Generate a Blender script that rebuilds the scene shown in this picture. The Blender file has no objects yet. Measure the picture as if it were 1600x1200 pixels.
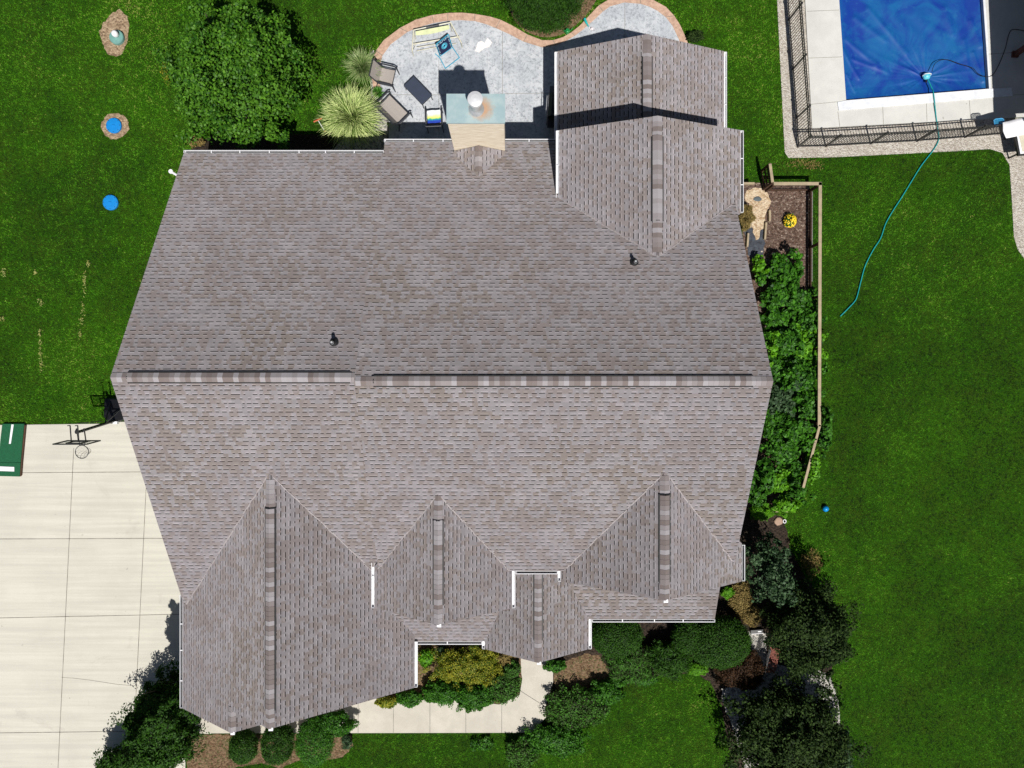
import bpy, math, random
import numpy as np
from mathutils import Vector, Matrix
random.seed(7)
R = math.radians
scene = bpy.context.scene
C = scene.collection
# ------------------------------------------------------------------ camera, sky, sun
CAMH, FPX = 27.0, 1109.0
cam_d = bpy.data.cameras.new('camera'); cam = bpy.data.objects.new('camera', cam_d); C.objects.link(cam)
cam.location = (0, 0, CAMH); cam.rotation_euler = (0, 0, 0)
cam_d.sensor_width = 36; cam_d.lens = 36 * FPX / 1600; cam_d.clip_end = 2000
scene.camera = cam
SHX, SHY = -0.145, 0.565                     # shadow shift per metre of height
sun_vec = Vector((SHX, SHY, -1)).normalized()
w = bpy.data.worlds.new('World'); scene.world = w; w.use_nodes = True
nt = w.node_tree; nt.nodes.clear()
sky = nt.nodes.new('ShaderNodeTexSky'); sky.sky_type = 'NISHITA'; sky.sun_disc = False
sky.sun_elevation = math.asin(-sun_vec.z); sky.sun_rotation = math.atan2(-sun_vec.x, -sun_vec.y)
bg = nt.nodes.new('ShaderNodeBackground'); bg.inputs[1].default_value = 0.038
wo = nt.nodes.new('ShaderNodeOutputWorld')
nt.links.new(sky.outputs[0], bg.inputs[0]); nt.links.new(bg.outputs[0], wo.inputs[0])
sd = bpy.data.lights.new('sun', 'SUN'); sd.energy = 4.8; sd.angle = R(0.5); sd.color = (1, 0.965, 0.91)
so = bpy.data.objects.new('sun', sd); C.objects.link(so); so.location = (10, -20, 40)
so.rotation_euler = sun_vec.to_track_quat('-Z', 'Y').to_euler()
scene.view_settings.view_transform = 'Standard'; scene.view_settings.look = 'None'
scene.view_settings.exposure = 0.12; scene.view_settings.gamma = 1

def P(px, py, z=0.0):
    k = (CAMH - z) / FPX
    return ((px - 800) * k, (600 - py) * k, z)
def P2(px, py, z=0.0): return P(px, py, z)[:2]
def PP(pts, z=0.0): return [P2(a, b, z) for a, b in pts]
def M(px, z=0.0): return px * (CAMH - z) / FPX

# ------------------------------------------------------------------ materials
class N:
    def __init__(s, name):
        s.m = bpy.data.materials.new(name); s.m.use_nodes = True; s.t = s.m.node_tree
        s.b = s.t.nodes['Principled BSDF']
    def n(s, typ, **kw):
        nd = s.t.nodes.new(typ)
        for k, v in kw.items(): setattr(nd, k, v)
        return nd
    def l(s, a, b): s.t.links.new(a, b)
    def val(s, x, inp):
        if isinstance(x, (int, float)): inp.default_value = x
        elif isinstance(x, (tuple, list)): inp.default_value = tuple(x) + ((1,) if len(x) == 3 and inp.type == 'RGBA' else ())
        else: s.l(x, inp)
    def math(s, op, a, b=0.0, c=None):
        nd = s.n('ShaderNodeMath', operation=op); s.val(a, nd.inputs[0]); s.val(b, nd.inputs[1])
        if c is not None: s.val(c, nd.inputs[2])
        return nd.outputs[0]
    def mix(s, f, a, b, bl='MIX'):
        nd = s.n('ShaderNodeMix', data_type='RGBA', blend_type=bl)
        s.val(f, nd.inputs[0]); s.val(a, nd.inputs[6]); s.val(b, nd.inputs[7]); return nd.outputs[2]
    def noise(s, vec, scale, detail=3, rough=0.6, dist=0):
        nd = s.n('ShaderNodeTexNoise'); nd.inputs['Scale'].default_value = scale; nd.inputs['Detail'].default_value = detail
        nd.inputs['Roughness'].default_value = rough; nd.inputs['Distortion'].default_value = dist
        if vec is not None: s.l(vec, nd.inputs['Vector'])
        return nd.outputs[0]
    def ramp(s, f, lo, hi, a=0.0, b=1.0):
        nd = s.n('ShaderNodeMapRange'); nd.inputs[1].default_value = lo; nd.inputs[2].default_value = hi
        nd.inputs[3].default_value = a; nd.inputs[4].default_value = b; s.l(f, nd.inputs[0]); return nd.outputs[0]
    def obj(s): return s.n('ShaderNodeTexCoord').outputs['Object']
    def pos(s): return s.n('ShaderNodeNewGeometry').outputs['Position']
    def bump(s, h, strength, dist):
        nd = s.n('ShaderNodeBump'); nd.inputs['Strength'].default_value = strength; nd.inputs['Distance'].default_value = dist
        s.l(h, nd.inputs['Height']); s.l(nd.outputs[0], s.b.inputs['Normal'])
    def col(s, c): s.val(c, s.b.inputs['Base Color'])
    def rough(s, r): s.val(r, s.b.inputs['Roughness'])
    def spec(s, v): s.b.inputs['Specular IOR Level'].default_value = v

def pm(name, c1, c2=None, scale=6.0, rough=0.7, bump=0.0, metal=0.0, spec=0.4, detail=4, lo=.35, hi=.65, bscale=None):
    x = N(name)
    if c2 is None: c2 = tuple(v * 0.82 for v in c1)
    o = x.obj(); f = x.noise(o, scale, detail)
    x.col(x.mix(x.ramp(f, lo, hi), c1, c2)); x.rough(rough); x.spec(spec); x.b.inputs['Metallic'].default_value = metal
    if bump: x.bump(x.noise(o, bscale or scale * 4, 3), bump, 0.02)
    return x.m

def shingle_mat():
    x = N('asphalt_shingles'); uv = x.n('ShaderNodeUVMap').outputs[0]
    sp = x.n('ShaderNodeSeparateXYZ'); x.l(uv, sp.inputs[0]); u, v = sp.outputs[0], sp.outputs[1]
    wob = x.noise(uv, 0.7, 2)
    v2 = x.math('ADD', x.math('DIVIDE', v, 0.143), x.math('MULTIPLY', wob, 0.35))
    row = x.math('FLOOR', v2); fv = x.math('FRACT', v2)
    wn = x.n('ShaderNodeTexWhiteNoise', noise_dimensions='1D'); x.l(row, wn.inputs['W'])
    u2 = x.math('ADD', x.math('DIVIDE', u, 0.225), x.math('MULTIPLY', wn.outputs[0], 7.0))
    cw = x.n('ShaderNodeCombineXYZ'); x.l(x.math('MULTIPLY', u, 2.6), cw.inputs[0]); x.l(x.math('MULTIPLY', row, 5.31), cw.inputs[1])
    u2 = x.math('ADD', u2, x.math('MULTIPLY', x.noise(cw.outputs[0], 1.0, 1), 1.5))
    cell = x.math('FLOOR', u2); fu = x.math('FRACT', u2)
    cv = x.n('ShaderNodeCombineXYZ'); x.l(cell, cv.inputs[0]); x.l(row, cv.inputs[1])
    w2 = x.n('ShaderNodeTexWhiteNoise', noise_dimensions='2D'); x.l(cv.outputs[0], w2.inputs['Vector'])
    cr = w2.outputs[0]
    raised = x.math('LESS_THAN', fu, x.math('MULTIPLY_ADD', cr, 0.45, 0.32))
    half = x.math('FLOOR', x.math('MULTIPLY', u2, 1.35))
    cv3 = x.n('ShaderNodeCombineXYZ'); x.l(half, cv3.inputs[0]); x.l(row, cv3.inputs[1]); cv3.inputs[2].default_value = 3.7
    w3 = x.n('ShaderNodeTexWhiteNoise', noise_dimensions='3D'); x.l(cv3.outputs[0], w3.inputs['Vector'])
    cr3 = w3.outputs[0]
    pat = x.noise(uv, 0.75, 3, 0.6)
    pat2 = x.math('ADD', x.math('MULTIPLY', pat, 1.5), x.math('MULTIPLY', cr3, 0.95))
    base = x.mix(x.ramp(pat2, 1.20, 1.38), (0.286, 0.265, 0.276), (0.196, 0.168, 0.157))
    base = x.mix(x.ramp(x.noise(uv, 0.22, 2), .35, .65, 0, .35), base, (0.245, 0.226, 0.25))
    tone = x.math('MULTIPLY_ADD', w3.outputs[0], 0.34, 0.85)
    gr = x.ramp(x.noise(uv, 260, 2), .3, .7, .86, 1.14)
    tone = x.math('MULTIPLY', tone, gr)
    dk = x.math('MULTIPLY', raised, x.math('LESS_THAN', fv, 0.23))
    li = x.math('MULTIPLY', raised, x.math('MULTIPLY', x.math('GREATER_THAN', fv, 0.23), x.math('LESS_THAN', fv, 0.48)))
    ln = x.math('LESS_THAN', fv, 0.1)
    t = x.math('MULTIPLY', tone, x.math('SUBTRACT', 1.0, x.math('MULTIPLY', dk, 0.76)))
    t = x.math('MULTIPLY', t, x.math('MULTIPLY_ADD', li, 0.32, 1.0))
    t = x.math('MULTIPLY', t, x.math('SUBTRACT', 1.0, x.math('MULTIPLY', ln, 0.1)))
    mul = x.n('ShaderNodeVectorMath', operation='SCALE'); x.l(base, mul.inputs[0]); x.l(t, mul.inputs['Scale'])
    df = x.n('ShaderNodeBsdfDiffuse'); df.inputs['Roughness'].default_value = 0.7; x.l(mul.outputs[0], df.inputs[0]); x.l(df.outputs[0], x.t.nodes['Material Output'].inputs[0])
    return x.m
def cap_mat():
    x = N('ridge_cap_shingles'); uv = x.n('ShaderNodeUVMap').outputs[0]
    sp = x.n('ShaderNodeSeparateXYZ'); x.l(uv, sp.inputs[0])
    c = x.math('FLOOR', x.math('ADD', x.math('DIVIDE', sp.outputs[0], 0.145), 0.001))
    w1 = x.n('ShaderNodeTexWhiteNoise', noise_dimensions='1D'); x.l(c, w1.inputs['W'])
    base = x.mix(x.ramp(w1.outputs[0], 0.2, 0.85), (0.175, 0.145, 0.138), (0.315, 0.295, 0.31))
    g = x.ramp(x.noise(uv, 200, 2), .3, .7, .85, 1.15)
    mul = x.n('ShaderNodeVectorMath', operation='SCALE'); x.l(base, mul.inputs[0]); x.l(g, mul.inputs['Scale'])
    x.col(mul.outputs[0]); x.rough(0.9); x.spec(0.2); return x.m
def lawn_mat():
    x = N('lawn_turf'); p = x.pos()
    f1 = x.noise(p, 0.16, 3, 0.6, .6); f2 = x.noise(p, .9, 5, 0.7); f3 = x.noise(p, 7, 5, 0.8); f4 = x.noise(p, 26, 4, 0.85)
    c = x.mix(x.ramp(f1, .35, .66), (0.020, 0.075, 0.0015), (0.042, 0.14, 0.002))
    c = x.mix(x.ramp(f2, .42, .66, 0, .6), c, (0.055, 0.085, 0.006))
    c = x.mix(x.ramp(f3, .45, .68, 0, .6), c, (0.050, 0.130, 0.006))
    c = x.mix(x.ramp(f4, .38, .56, 0.9, 0), c, (0.004, 0.013, 0.001))
    x.col(c); x.rough(0.9); x.spec(0.1)
    x.bump(x.math('ADD', f4, f3), 1.0, 0.06); return x.m
def blade_mat():
    x = N('lawn_blades'); a = x.n('ShaderNodeAttribute', attribute_name='tint').outputs['Fac']; r = x.n('ShaderNodeValToRGB'); e = r.color_ramp.elements
    e[0].position = 0; e[0].color = (.004, .014, .001, 1); e[1].position = 1; e[1].color = (.28, .31, .07, 1)
    for p_, c_ in ((.35, (.024, .100, .002)), (.62, (.062, .215, .004)), (.85, (.115, .27, .014))): q = e.new(p_); q.color = (*c_, 1)
    x.l(a, r.inputs[0]); x.col(r.outputs[0]); x.rough(.7); x.spec(.12); return x.m
def leaf_mat(name, dark, light, rough=0.45, spec=0.35, trans=True):
    x = N(name); a = x.n('ShaderNodeAttribute', attribute_name='tint').outputs['Fac']
    c = x.mix(a, dark, light); x.col(c); x.rough(rough); x.spec(spec)
    if trans:
        tr = x.n('ShaderNodeBsdfTranslucent'); x.l(c, tr.inputs[0]); mx = x.n('ShaderNodeMixShader'); mx.inputs[0].default_value = 0.22
        out = x.t.nodes['Material Output']; x.l(x.b.outputs[0], mx.inputs[1]); x.l(tr.outputs[0], mx.inputs[2]); x.l(mx.outputs[0], out.inputs[0])
    return x.m
def concrete_mat(name, c1, c2, streak=True, cracks=False):
    x = N(name); p = x.pos(); mp = x.n('ShaderNodeMapping'); x.l(p, mp.inputs[0]); mp.inputs['Scale'].default_value = (0.12, 3.2, 1) if streak else (1, 1, 1)
    f1 = x.noise(mp.outputs[0], 1.6, 4, .65); f2 = x.noise(p, .5, 4, .6); f3 = x.noise(p, 30, 3, .7)
    c = x.mix(x.ramp(f1, .38, .62), c1, c2); c = x.mix(x.ramp(f2, .45, .7, 0, .35), c, tuple(v * .72 for v in c1))
    c = x.mix(x.ramp(f3, .4, .7, 0, .22), c, tuple(v * .6 for v in c2))
    st = x.noise(p, .33, 6, .75, 1.2); c = x.mix(x.ramp(st, .60, .74, 0, .45), c, (.33, .30, .27)); sp_ = x.noise(p, 5.5, 2, .5); c = x.mix(x.ramp(sp_, .74, .78, 0, .5), c, (.2, .18, .16))
    x.col(c); x.rough(.85); x.spec(.3); x.bump(f3, .25, .01); return x.m
def gravel_mat(name, cols, scale=28):
    x = N(name); p = x.pos(); v = x.n('ShaderNodeTexVoronoi'); v.inputs['Scale'].default_value = scale; x.l(p, v.inputs['Vector'])
    sc = x.n('ShaderNodeSeparateColor'); x.l(v.outputs['Color'], sc.inputs[0]); r = x.n('ShaderNodeValToRGB')
    e = r.color_ramp.elements; e[0].position = 0; e[0].color = (*cols[0], 1); e[1].position = 1; e[1].color = (*cols[-1], 1)
    for i, cc in enumerate(cols[1:-1]):
        q = e.new((i + 1) / (len(cols) - 1)); q.color = (*cc, 1)
    x.l(sc.outputs[0], r.inputs[0]); f = x.noise(p, 1.2, 3)
    c = x.mix(x.ramp(f, .4, .7, 0, .35), r.outputs[0], cols[0]); x.col(c); x.rough(.9); x.spec(.2)
    x.bump(v.outputs['Distance'], 1.0, .03); x.t.nodes['Bump'].invert = True; return x.m
def stamped_mat():
    x = N('stamped_concrete'); p = x.pos(); f = x.noise(p, 1.3, 5, .7); f2 = x.noise(p, 11, 5, .75); f3 = x.noise(p, 45, 2)
    c = x.mix(x.ramp(f, .35, .68), (0.54, 0.56, 0.585), (0.37, 0.395, 0.43)); c = x.mix(x.ramp(f2, .48, .70, 0, .9), c, (0.14, 0.155, 0.18))
    c = x.mix(x.ramp(f3, .55, .75, 0, .3), c, (.62, .64, .66)); x.col(c); x.rough(.75); x.spec(.4); x.bump(f2, .4, .02); return x.m
def siding_mat(name, c1, pitch=0.115):
    x = N(name); o = x.pos(); sp = x.n('ShaderNodeSeparateXYZ'); x.l(o, sp.inputs[0])
    fz = x.math('FRACT', x.math('DIVIDE', sp.outputs[2], pitch)); c = x.mix(x.ramp(x.noise(o, 2, 3), .4, .6, 0, .2), c1, tuple(v * .85 for v in c1))
    x.col(c); x.rough(.6); x.bump(fz, .6, .012); return x.m

GSHADE = pm('gutter_dirt_shade', (0.07, 0.066, 0.068), (0.03, 0.03, 0.032), 14, .9)  # gutter bed colour, dirt plus the shade inside the trough
SH = shingle_mat(); CAP = cap_mat(); LAWN = lawn_mat()
WHITE = pm('white_painted_metal', (0.78, 0.78, 0.80), (0.70, 0.70, 0.73), 3, .45)
BLACK = pm('black_vent_and_shadow', (0.012, 0.012, 0.014), (0.02, 0.02, 0.022), 8, .6)  # plumbing vents, and the shadow strips beside the ridge caps
BMETAL = pm('black_powder_coated_metal', (0.018, 0.018, 0.02), (0.03, 0.03, 0.03), 8, .4)
SIDING = siding_mat('tan_lap_siding', (0.48, 0.43, 0.35)); TRIM = pm('white_trim', (0.72, 0.71, 0.69), None, 3, .5)
GLASS = pm('window_glass', (0.03, 0.04, 0.05), (0.05, 0.06, 0.07), 2, .08, spec=.8)
DRIVE = concrete_mat('driveway_concrete', (0.60, 0.575, 0.50), (0.52, 0.50, 0.435))
WALK = concrete_mat('walkway_concrete', (0.56, 0.52, 0.45), (0.50, 0.465, 0.40), False)
DECKM = concrete_mat('pool_deck_concrete', (0.60, 0.595, 0.565), (0.55, 0.545, 0.52), False)
STAMP = stamped_mat()
BORDER = pm('tan_stamped_border', (0.56, 0.38, 0.28), (0.38, 0.24, 0.175), 9, .8, .4, detail=6)
JOINT = pm('joint_filler', (0.27, 0.25, 0.21), (0.13, 0.12, 0.10), 3, .9)
GRAVEL = gravel_mat('pale_gravel', [(0.30, 0.26, 0.22), (0.48, 0.44, 0.38), (0.60, 0.57, 0.52)], 24)
WGRAVEL = gravel_mat('white_river_gravel', [(0.12, 0.12, 0.12), (0.40, 0.38, 0.34), (0.55, 0.52, 0.47)], 16)
MULCH = gravel_mat('bark_mulch', [(0.045, 0.025, 0.018), (0.11, 0.066, 0.048), (0.17, 0.115, 0.09), (0.075, 0.045, 0.035), (0.32, 0.25, 0.2)], 19)
DMULCH = gravel_mat('dark_soil_mulch', [(0.012, 0.009, 0.007), (0.035, 0.024, 0.017), (0.06, 0.042, 0.03)], 18)
STRAWBED = gravel_mat('dry_brown_mulch', [(0.07, 0.04, 0.022), (0.16, 0.10, 0.055), (0.22, 0.15, 0.09), (0.06, 0.07, 0.02)], 17)
CHIPS = gravel_mat('pale_wood_chips', [(0.35, 0.24, 0.14), (0.52, 0.40, 0.27), (0.62, 0.52, 0.38)], 14)
DIRT = gravel_mat('bare_dirt', [(0.17, 0.115, 0.07), (0.31, 0.22, 0.14), (0.42, 0.32, 0.21)], 15)
FABRIC = pm('landscape_fabric', (0.02, 0.024, 0.032), (0.06, 0.07, 0.09), 7, .6, .5)
TIMBER = pm('weathered_timber', (0.40, 0.32, 0.21), (0.30, 0.24, 0.16), 5, .8, .2)
DTIMBER = pm('dark_stained_timber', (0.085, 0.04, 0.022), (0.05, 0.025, 0.015), 5, .8)

# ------------------------------------------------------------------ mesh helpers
class MB:
    def __init__(s): s.v = []; s.f = []; s.uv = {}
    def face(s, pts, uv=None):
        i = len(s.v); s.v += [tuple(p) for p in pts]; s.f.append(tuple(range(i, i + len(pts))))
        if uv: s.uv[len(s.f) - 1] = uv
    def add(s, vs, fs):
        i = len(s.v); s.v += [tuple(p) for p in vs]; s.f += [tuple(a + i for a in f) for f in fs]
    def box(s, c, d, rz=0.0, mat=None):
        hx, hy, hz = d[0] / 2, d[1] / 2, d[2] / 2
        vs = [Vector((x, y, z)) for z in (-hz, hz) for y in (-hy, hy) for x in (-hx, hx)]
        m = mat if mat is not None else Matrix.Rotation(rz, 3, 'Z')
        s.add([m @ q + Vector(c) for q in vs], [(0, 2, 3, 1), (4, 5, 7, 6), (0, 1, 5, 4), (2, 6, 7, 3), (0, 4, 6, 2), (1, 3, 7, 5)])
    def bar(s, a, b, wd, ht=None):
        a, b = Vector(a), Vector(b); d = b - a; L = d.length
        if L < 1e-6: return
        q = d.to_track_quat('X', 'Z').to_matrix(); s.box((a + b) / 2, (L, wd, ht or wd), mat=q)
    def tube(s, pts, r, n=8, cap=True, closed=False):
        pts = [Vector(p) for p in pts]; k = len(pts); rs = r if isinstance(r, (list, tuple)) else [r] * k; i0 = len(s.v)
        up = Vector((0, 0, 1)); prev = None
        for j, p in enumerate(pts):
            if closed: t = pts[(j + 1) % k] - pts[j - 1]
            else: t = pts[min(j + 1, k - 1)] - pts[max(j - 1, 0)]
            t.normalize()
            a = t.cross(up) if prev is None else t.cross(prev.cross(t))
            if a.length < 1e-4: a = t.cross(Vector((1, 0, 0)))
            a.normalize(); prev = a if prev is None else a
            b = t.cross(a); 
            for q in range(n):
                th = 2 * math.pi * q / n; s.v.append(tuple(p + (a * math.cos(th) + b * math.sin(th)) * rs[j]))
            prev = a
        for j in range(k if closed else k - 1):
            j2 = (j + 1) % k
            for q in range(n):
                q2 = (q + 1) % n; s.f.append((i0 + j * n + q, i0 + j * n + q2, i0 + j2 * n + q2, i0 + j2 * n + q))
        if cap and not closed:
            s.f.append(tuple(i0 + q for q in range(n))); s.f.append(tuple(i0 + (k - 1) * n + q for q in reversed(range(n))))
    def lathe(s, c, prof, n=24):
        i0 = len(s.v); c = Vector(c)
        for r, z in prof:
            for q in range(n):
                th = 2 * math.pi * q / n; s.v.append((c.x + r * math.cos(th), c.y + r * math.sin(th), c.z + z))
        for j in range(len(prof) - 1):
            for q in range(n):
                q2 = (q + 1) % n; s.f.append((i0 + j * n + q, i0 + j * n + q2, i0 + (j + 1) * n + q2, i0 + (j + 1) * n + q))
        s.f.append(tuple(i0 + q for q in reversed(range(n)))); s.f.append(tuple(i0 + (len(prof) - 1) * n + q for q in range(n)))
    def prism(s, poly, z0, z1):
        a = sum(poly[i][0] * poly[(i + 1) % len(poly)][1] - poly[(i + 1) % len(poly)][0] * poly[i][1] for i in range(len(poly)))
        if a < 0: poly = poly[::-1]
        n = len(poly); i = len(s.v)
        s.v += [(x, y, z0) for x, y in poly] + [(x, y, z1) for x, y in poly]
        s.f.append(tuple(i + q for q in reversed(range(n)))); s.f.append(tuple(i + n + q for q in range(n)))
        for q in range(n):
            q2 = (q + 1) % n; s.f.append((i + q, i + q2, i + n + q2, i + n + q))
    def build(s, name, mat, parent=None, loc=(0, 0, 0), smooth=False, world=True, bevel=0.0, fixn=False):
        off = Vector(loc)
        if parent is not None and world:
            p = parent
            while p is not None: off = off + p.location; p = p.parent
        me = bpy.data.meshes.new(name); me.from_pydata([tuple(Vector(q) - off) for q in s.v], [], s.f)
        if s.uv:
            ul = me.uv_layers.new(name='UVMap')
            for fi, uv in s.uv.items():
                for li, c in zip(me.polygons[fi].loop_indices, uv): ul.data[li].uv = c
        if mat is not None: me.materials.append(mat)
        if smooth: me.polygons.foreach_set('use_smooth', [True] * len(me.polygons))
        me.update(); me.validate()
        o = bpy.data.objects.new(name, me); C.objects.link(o); o.location = loc
        if parent is not None: o.parent = parent
        if bevel:
            b = o.modifiers.new('bevel', 'BEVEL'); b.width = bevel; b.segments = 2; b.limit_method = 'ANGLE'
        return o
def tag(o, label=None, cat=None, group=None, kind=None):
    if label: o['label'] = label
    if cat: o['category'] = cat
    if group: o['group'] = group
    if kind: o['kind'] = kind
    return o
def thing(name, label, cat, loc=(0, 0, 0), rz=0, group=None):
    o = bpy.data.objects.new(name, None); C.objects.link(o); o.location = loc; o.rotation_euler = (0, 0, rz); o.empty_display_size = .3
    return tag(o, label, cat, group)
def sheet(name, poly, z, mat, label=None, kind='structure', thick=None):
    mb = MB(); poly = list(poly)
    if thick: mb.prism(poly, z - thick, z)
    else:
        a = sum(poly[i][0] * poly[(i + 1) % len(poly)][1] - poly[(i + 1) % len(poly)][0] * poly[i][1] for i in range(len(poly)))
        if a < 0: poly = poly[::-1]
        mb.face([(x, y, z) for x, y in poly])
    o = mb.build(name, mat); tag(o, label, None, None, kind); return o
def smoothpoly(pts, it=2, closed=True):
    for _ in range(it):
        q = []; n = len(pts)
        for i in range(n if closed else n - 1):
            a, b = pts[i], pts[(i + 1) % n]
            q += [tuple(a[k] * .75 + b[k] * .25 for k in range(len(a))), tuple(a[k] * .25 + b[k] * .75 for k in range(len(a)))]
        if not closed: q = [pts[0]] + q + [pts[-1]]
        pts = q
    return pts
def rough_edge(poly, amp, step=0.15, seed=1):
    rr = random.Random(seed); out = []
    for i in range(len(poly)):
        a, b = poly[i], poly[(i + 1) % len(poly)]; L = math.hypot(b[0] - a[0], b[1] - a[1]); k = max(1, int(L / step))
        for j in range(k):
            t = j / k; out.append((a[0] + (b[0] - a[0]) * t + rr.uniform(-amp, amp), a[1] + (b[1] - a[1]) * t + rr.uniform(-amp, amp)))
    return out

# ------------------------------------------------------------------ ground and paving
PA, PB, PCc, PD = (1321, 158), (1543, 140), (1531, -60), (1306, -60)
g = MB(); _o = [(-300, -300, 0), (300, -300, 0), (300, 300, 0), (-300, 300, 0)]; _h = [P(*PA), P(*PB), P(*PCc), P(*PD)]
for _k in range(4): g.face([_o[_k], _o[(_k + 1) % 4], _h[(_k + 1) % 4], _h[_k]])
g.face([(_q[0], _q[1], -.5) for _q in _h]); tag(g.build('lawn', LAWN), 'green mown lawn around the house', kind='structure')
ex = []                                        # areas where no grass blades grow
ex.append([(-10.8, 7.5), (-4.2, 7.5), (-4.2, 8.0), (1.7, 8.0), (1.7, 11.5), (7.2, 11.5), (7.2, -5.9), (6.8, -7.8), (2.5, -8.0), (2.5, -8.9), (-1, -8.9), (-1, -8.7), (-3.4, -8.8), (-3.4, -10.1), (-11, -10.8)])
drive = [P2(-60, 668), P2(0, 664), P2(168, 662), P2(168, 659), P2(190, 659), P2(330, 659), P2(330, 1146), P2(290, 1146), P2(290, 1400), P2(-60, 1400)]
sheet('driveway', drive, .03, DRIVE, 'pale broom-finished concrete driveway', thick=.1); ex.append(drive)
jm = MB()
def joint(a, b, wd=.022, z=.034, m=None):
    m = m or jm; ax, ay = a; bx, by = b; dx, dy = bx - ax, by - ay; L = math.hypot(dx, dy); nx, ny = -dy / L * wd / 2, dx / L * wd / 2
    m.face([(ax - nx, ay - ny, z), (bx - nx, by - ny, z), (bx + nx, by + ny, z), (ax + nx, ay + ny, z)])
for a, b in [((116, 700), (89, 1250)), ((232, 700), (213, 1090)), ((-40, 739), (260, 737)), ((-40, 842), (280, 841)), ((-40, 966), (300, 959)), ((-40, 1145), (300, 1141)), ((213, 1064), (300, 1066))]:
    joint(P2(*a), P2(*b))
pts = [(97, 1058), (115, 1059), (140, 1062), (160, 1065), (185, 1069), (213, 1071)]
for a, b in zip(pts, pts[1:]): joint(P2(*a), P2(*b), .012)
jm.build('driveway_joints', JOINT)['kind'] = 'structure'
# walkway
walk = PP([(292, 1090), (700, 1090), (780, 1100), (812, 1085), (816, 1060), (806, 1000), (870, 1000), (864, 1040), (864, 1065), (853, 1100), (853, 1120), (830, 1144), (300, 1145), (292, 1146)])
sheet('walkway', walk, .045, WALK, 'concrete front walkway to the entry', thick=.1); ex.append(walk)
jm2 = MB()
for xx in (560, 615, 672, 728, 784): joint(P2(xx, 1090), P2(xx, 1144), .018, .049, jm2)
joint(P2(812, 1078), P2(853, 1104), .018, .049, jm2)
jm2.build('walkway_joints', JOINT)['kind'] = 'structure'
# patio
outer = [(584, 140), (582, 125), (583, 95), (588, 80), (600, 64), (625, 45), (650, 32), (675, 25), (700, 21.5), (722, 21), (742, 23), (765, 27), (782, 32), (800, 41), (824, 55), (847, 64), (864, 64), (880, 59), (892, 52), (905, 42), (920, 26), (935, 10), (950, 1), (975, -6), (1000, -4), (1018, 0), (1040, 12), (1053, 26), (1062, 40), (1072, 62), (1085, 100)]
inner = [(596, 148), (594, 128), (594, 104), (598, 88), (611, 70), (637, 51), (660, 42), (678, 37), (700, 33.5), (720, 32.5), (742, 34), (760, 39), (775, 45), (795, 54), (818, 66), (847, 75), (868, 72), (884, 65), (898, 57), (911, 47), (927, 33), (942, 19), (953, 11), (975, 5), (1000, 7), (1013, 11), (1027, 18), (1040, 28), (1050, 41), (1060, 62), (1073, 100)]
pat = PP(inner + [(1073, 300), (700, 300), (606, 300), (608, 190)])
sheet('patio', pat, .05, STAMP, 'blue grey stamped concrete patio', thick=.1)
bm_ = MB(); O, I = PP(outer), PP(inner)
for i in range(len(O) - 1):
    bm_.add([(*O[i], .062), (*O[i + 1], .062), (*I[i + 1], .062), (*I[i], .062), (*O[i], -.02), (*O[i + 1], -.02), (*I[i + 1], -.02), (*I[i], -.02)], [(0, 3, 2, 1), (0, 1, 5, 4), (2, 3, 7, 6)])
tag(bm_.build('patio_border', BORDER), 'tan stamped concrete border curving round the patio', kind='structure')
jm3 = MB()
for i in (3, 5, 7, 8, 10, 12, 14, 16, 18, 21, 24, 27): joint(O[i], I[i], .02, .066, jm3)
for a, b in [((686, 36), (686, 230)), ((785, 50), (785, 200)), ((598, 149), (690, 149)), ((690, 149), (868, 146)), ((976, 6), (976, 60))]: joint(P2(*a), P2(*b), .014, .054, jm3)
jm3.build('patio_joints', JOINT)['kind'] = 'structure'
ex.append(PP(outer + [(1085, 300), (600, 300)]))
sheet('gravel_strip', PP([(584, 78), (597, 150), (607, 160), (607, 235), (520, 235), (560, 190), (580, 140), (572, 90)]), .012, WGRAVEL, 'pale gravel strip beside the patio')
nb = PP([(450, 210), (606, 210), (606, 300), (290, 300), (290, 240), (330, 212)]); sheet('planting_bed', nb, .008, DMULCH, 'dark mulch along the back wall'); ex.append(nb)
rb = smoothpoly(PP([(785, -30), (800, 30), (820, 50), (850, 60), (880, 55), (900, 40), (925, 15), (945, -30)])); sheet('planting_bed', rb, .008, STRAWBED, 'mulch under the shrub behind the patio'); ex.append(rb)
# pool surroundings
grv = PP([(1213, -120), (1214, 0), (1220, 120), (1226, 238), (1232, 247), (1300, 246), (1400, 241), (1500, 236), (1546, 233), (1566, 239), (1577, 258), (1580, 300), (1584, 370), (1590, 390), (1604, 410), (1700, 430), (1900, 430), (1900, 178), (1280, 192), (1262, -300), (1213, -300)])
sheet('gravel_path', grv, .012, GRAVEL, 'pale gravel strip around the pool fence'); ex.append(PP([(1213, -120), (1214, 0), (1220, 120), (1226, 238), (1232, 247), (1300, 246), (1400, 241), (1500, 236), (1546, 233), (1566, 239), (1577, 258), (1580, 300), (1584, 370), (1590, 390), (1604, 410), (1700, 430), (1900, 430), (1900, -300), (1213, -300)]))
PA, PB, PCc, PD = (1321, 158), (1543, 140), (1531, -60), (1306, -60)
deck = [(1248, -300), (1257, 0), (1268, 201), (1420, 193), (1570, 185), (1660, 180), (1900, 165), (1900, -300)]
dk = MB(); zt = .06
def dquad(a, b, c, d): 
    q = PP([a, b, c, d]); dk.prism(q, -.1, zt)
dquad((1257, 0), (1268, 201), PA, (1310, 0)); dquad((1248, -300), (1257, 0), (1310, 0), (1294, -300))
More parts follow.
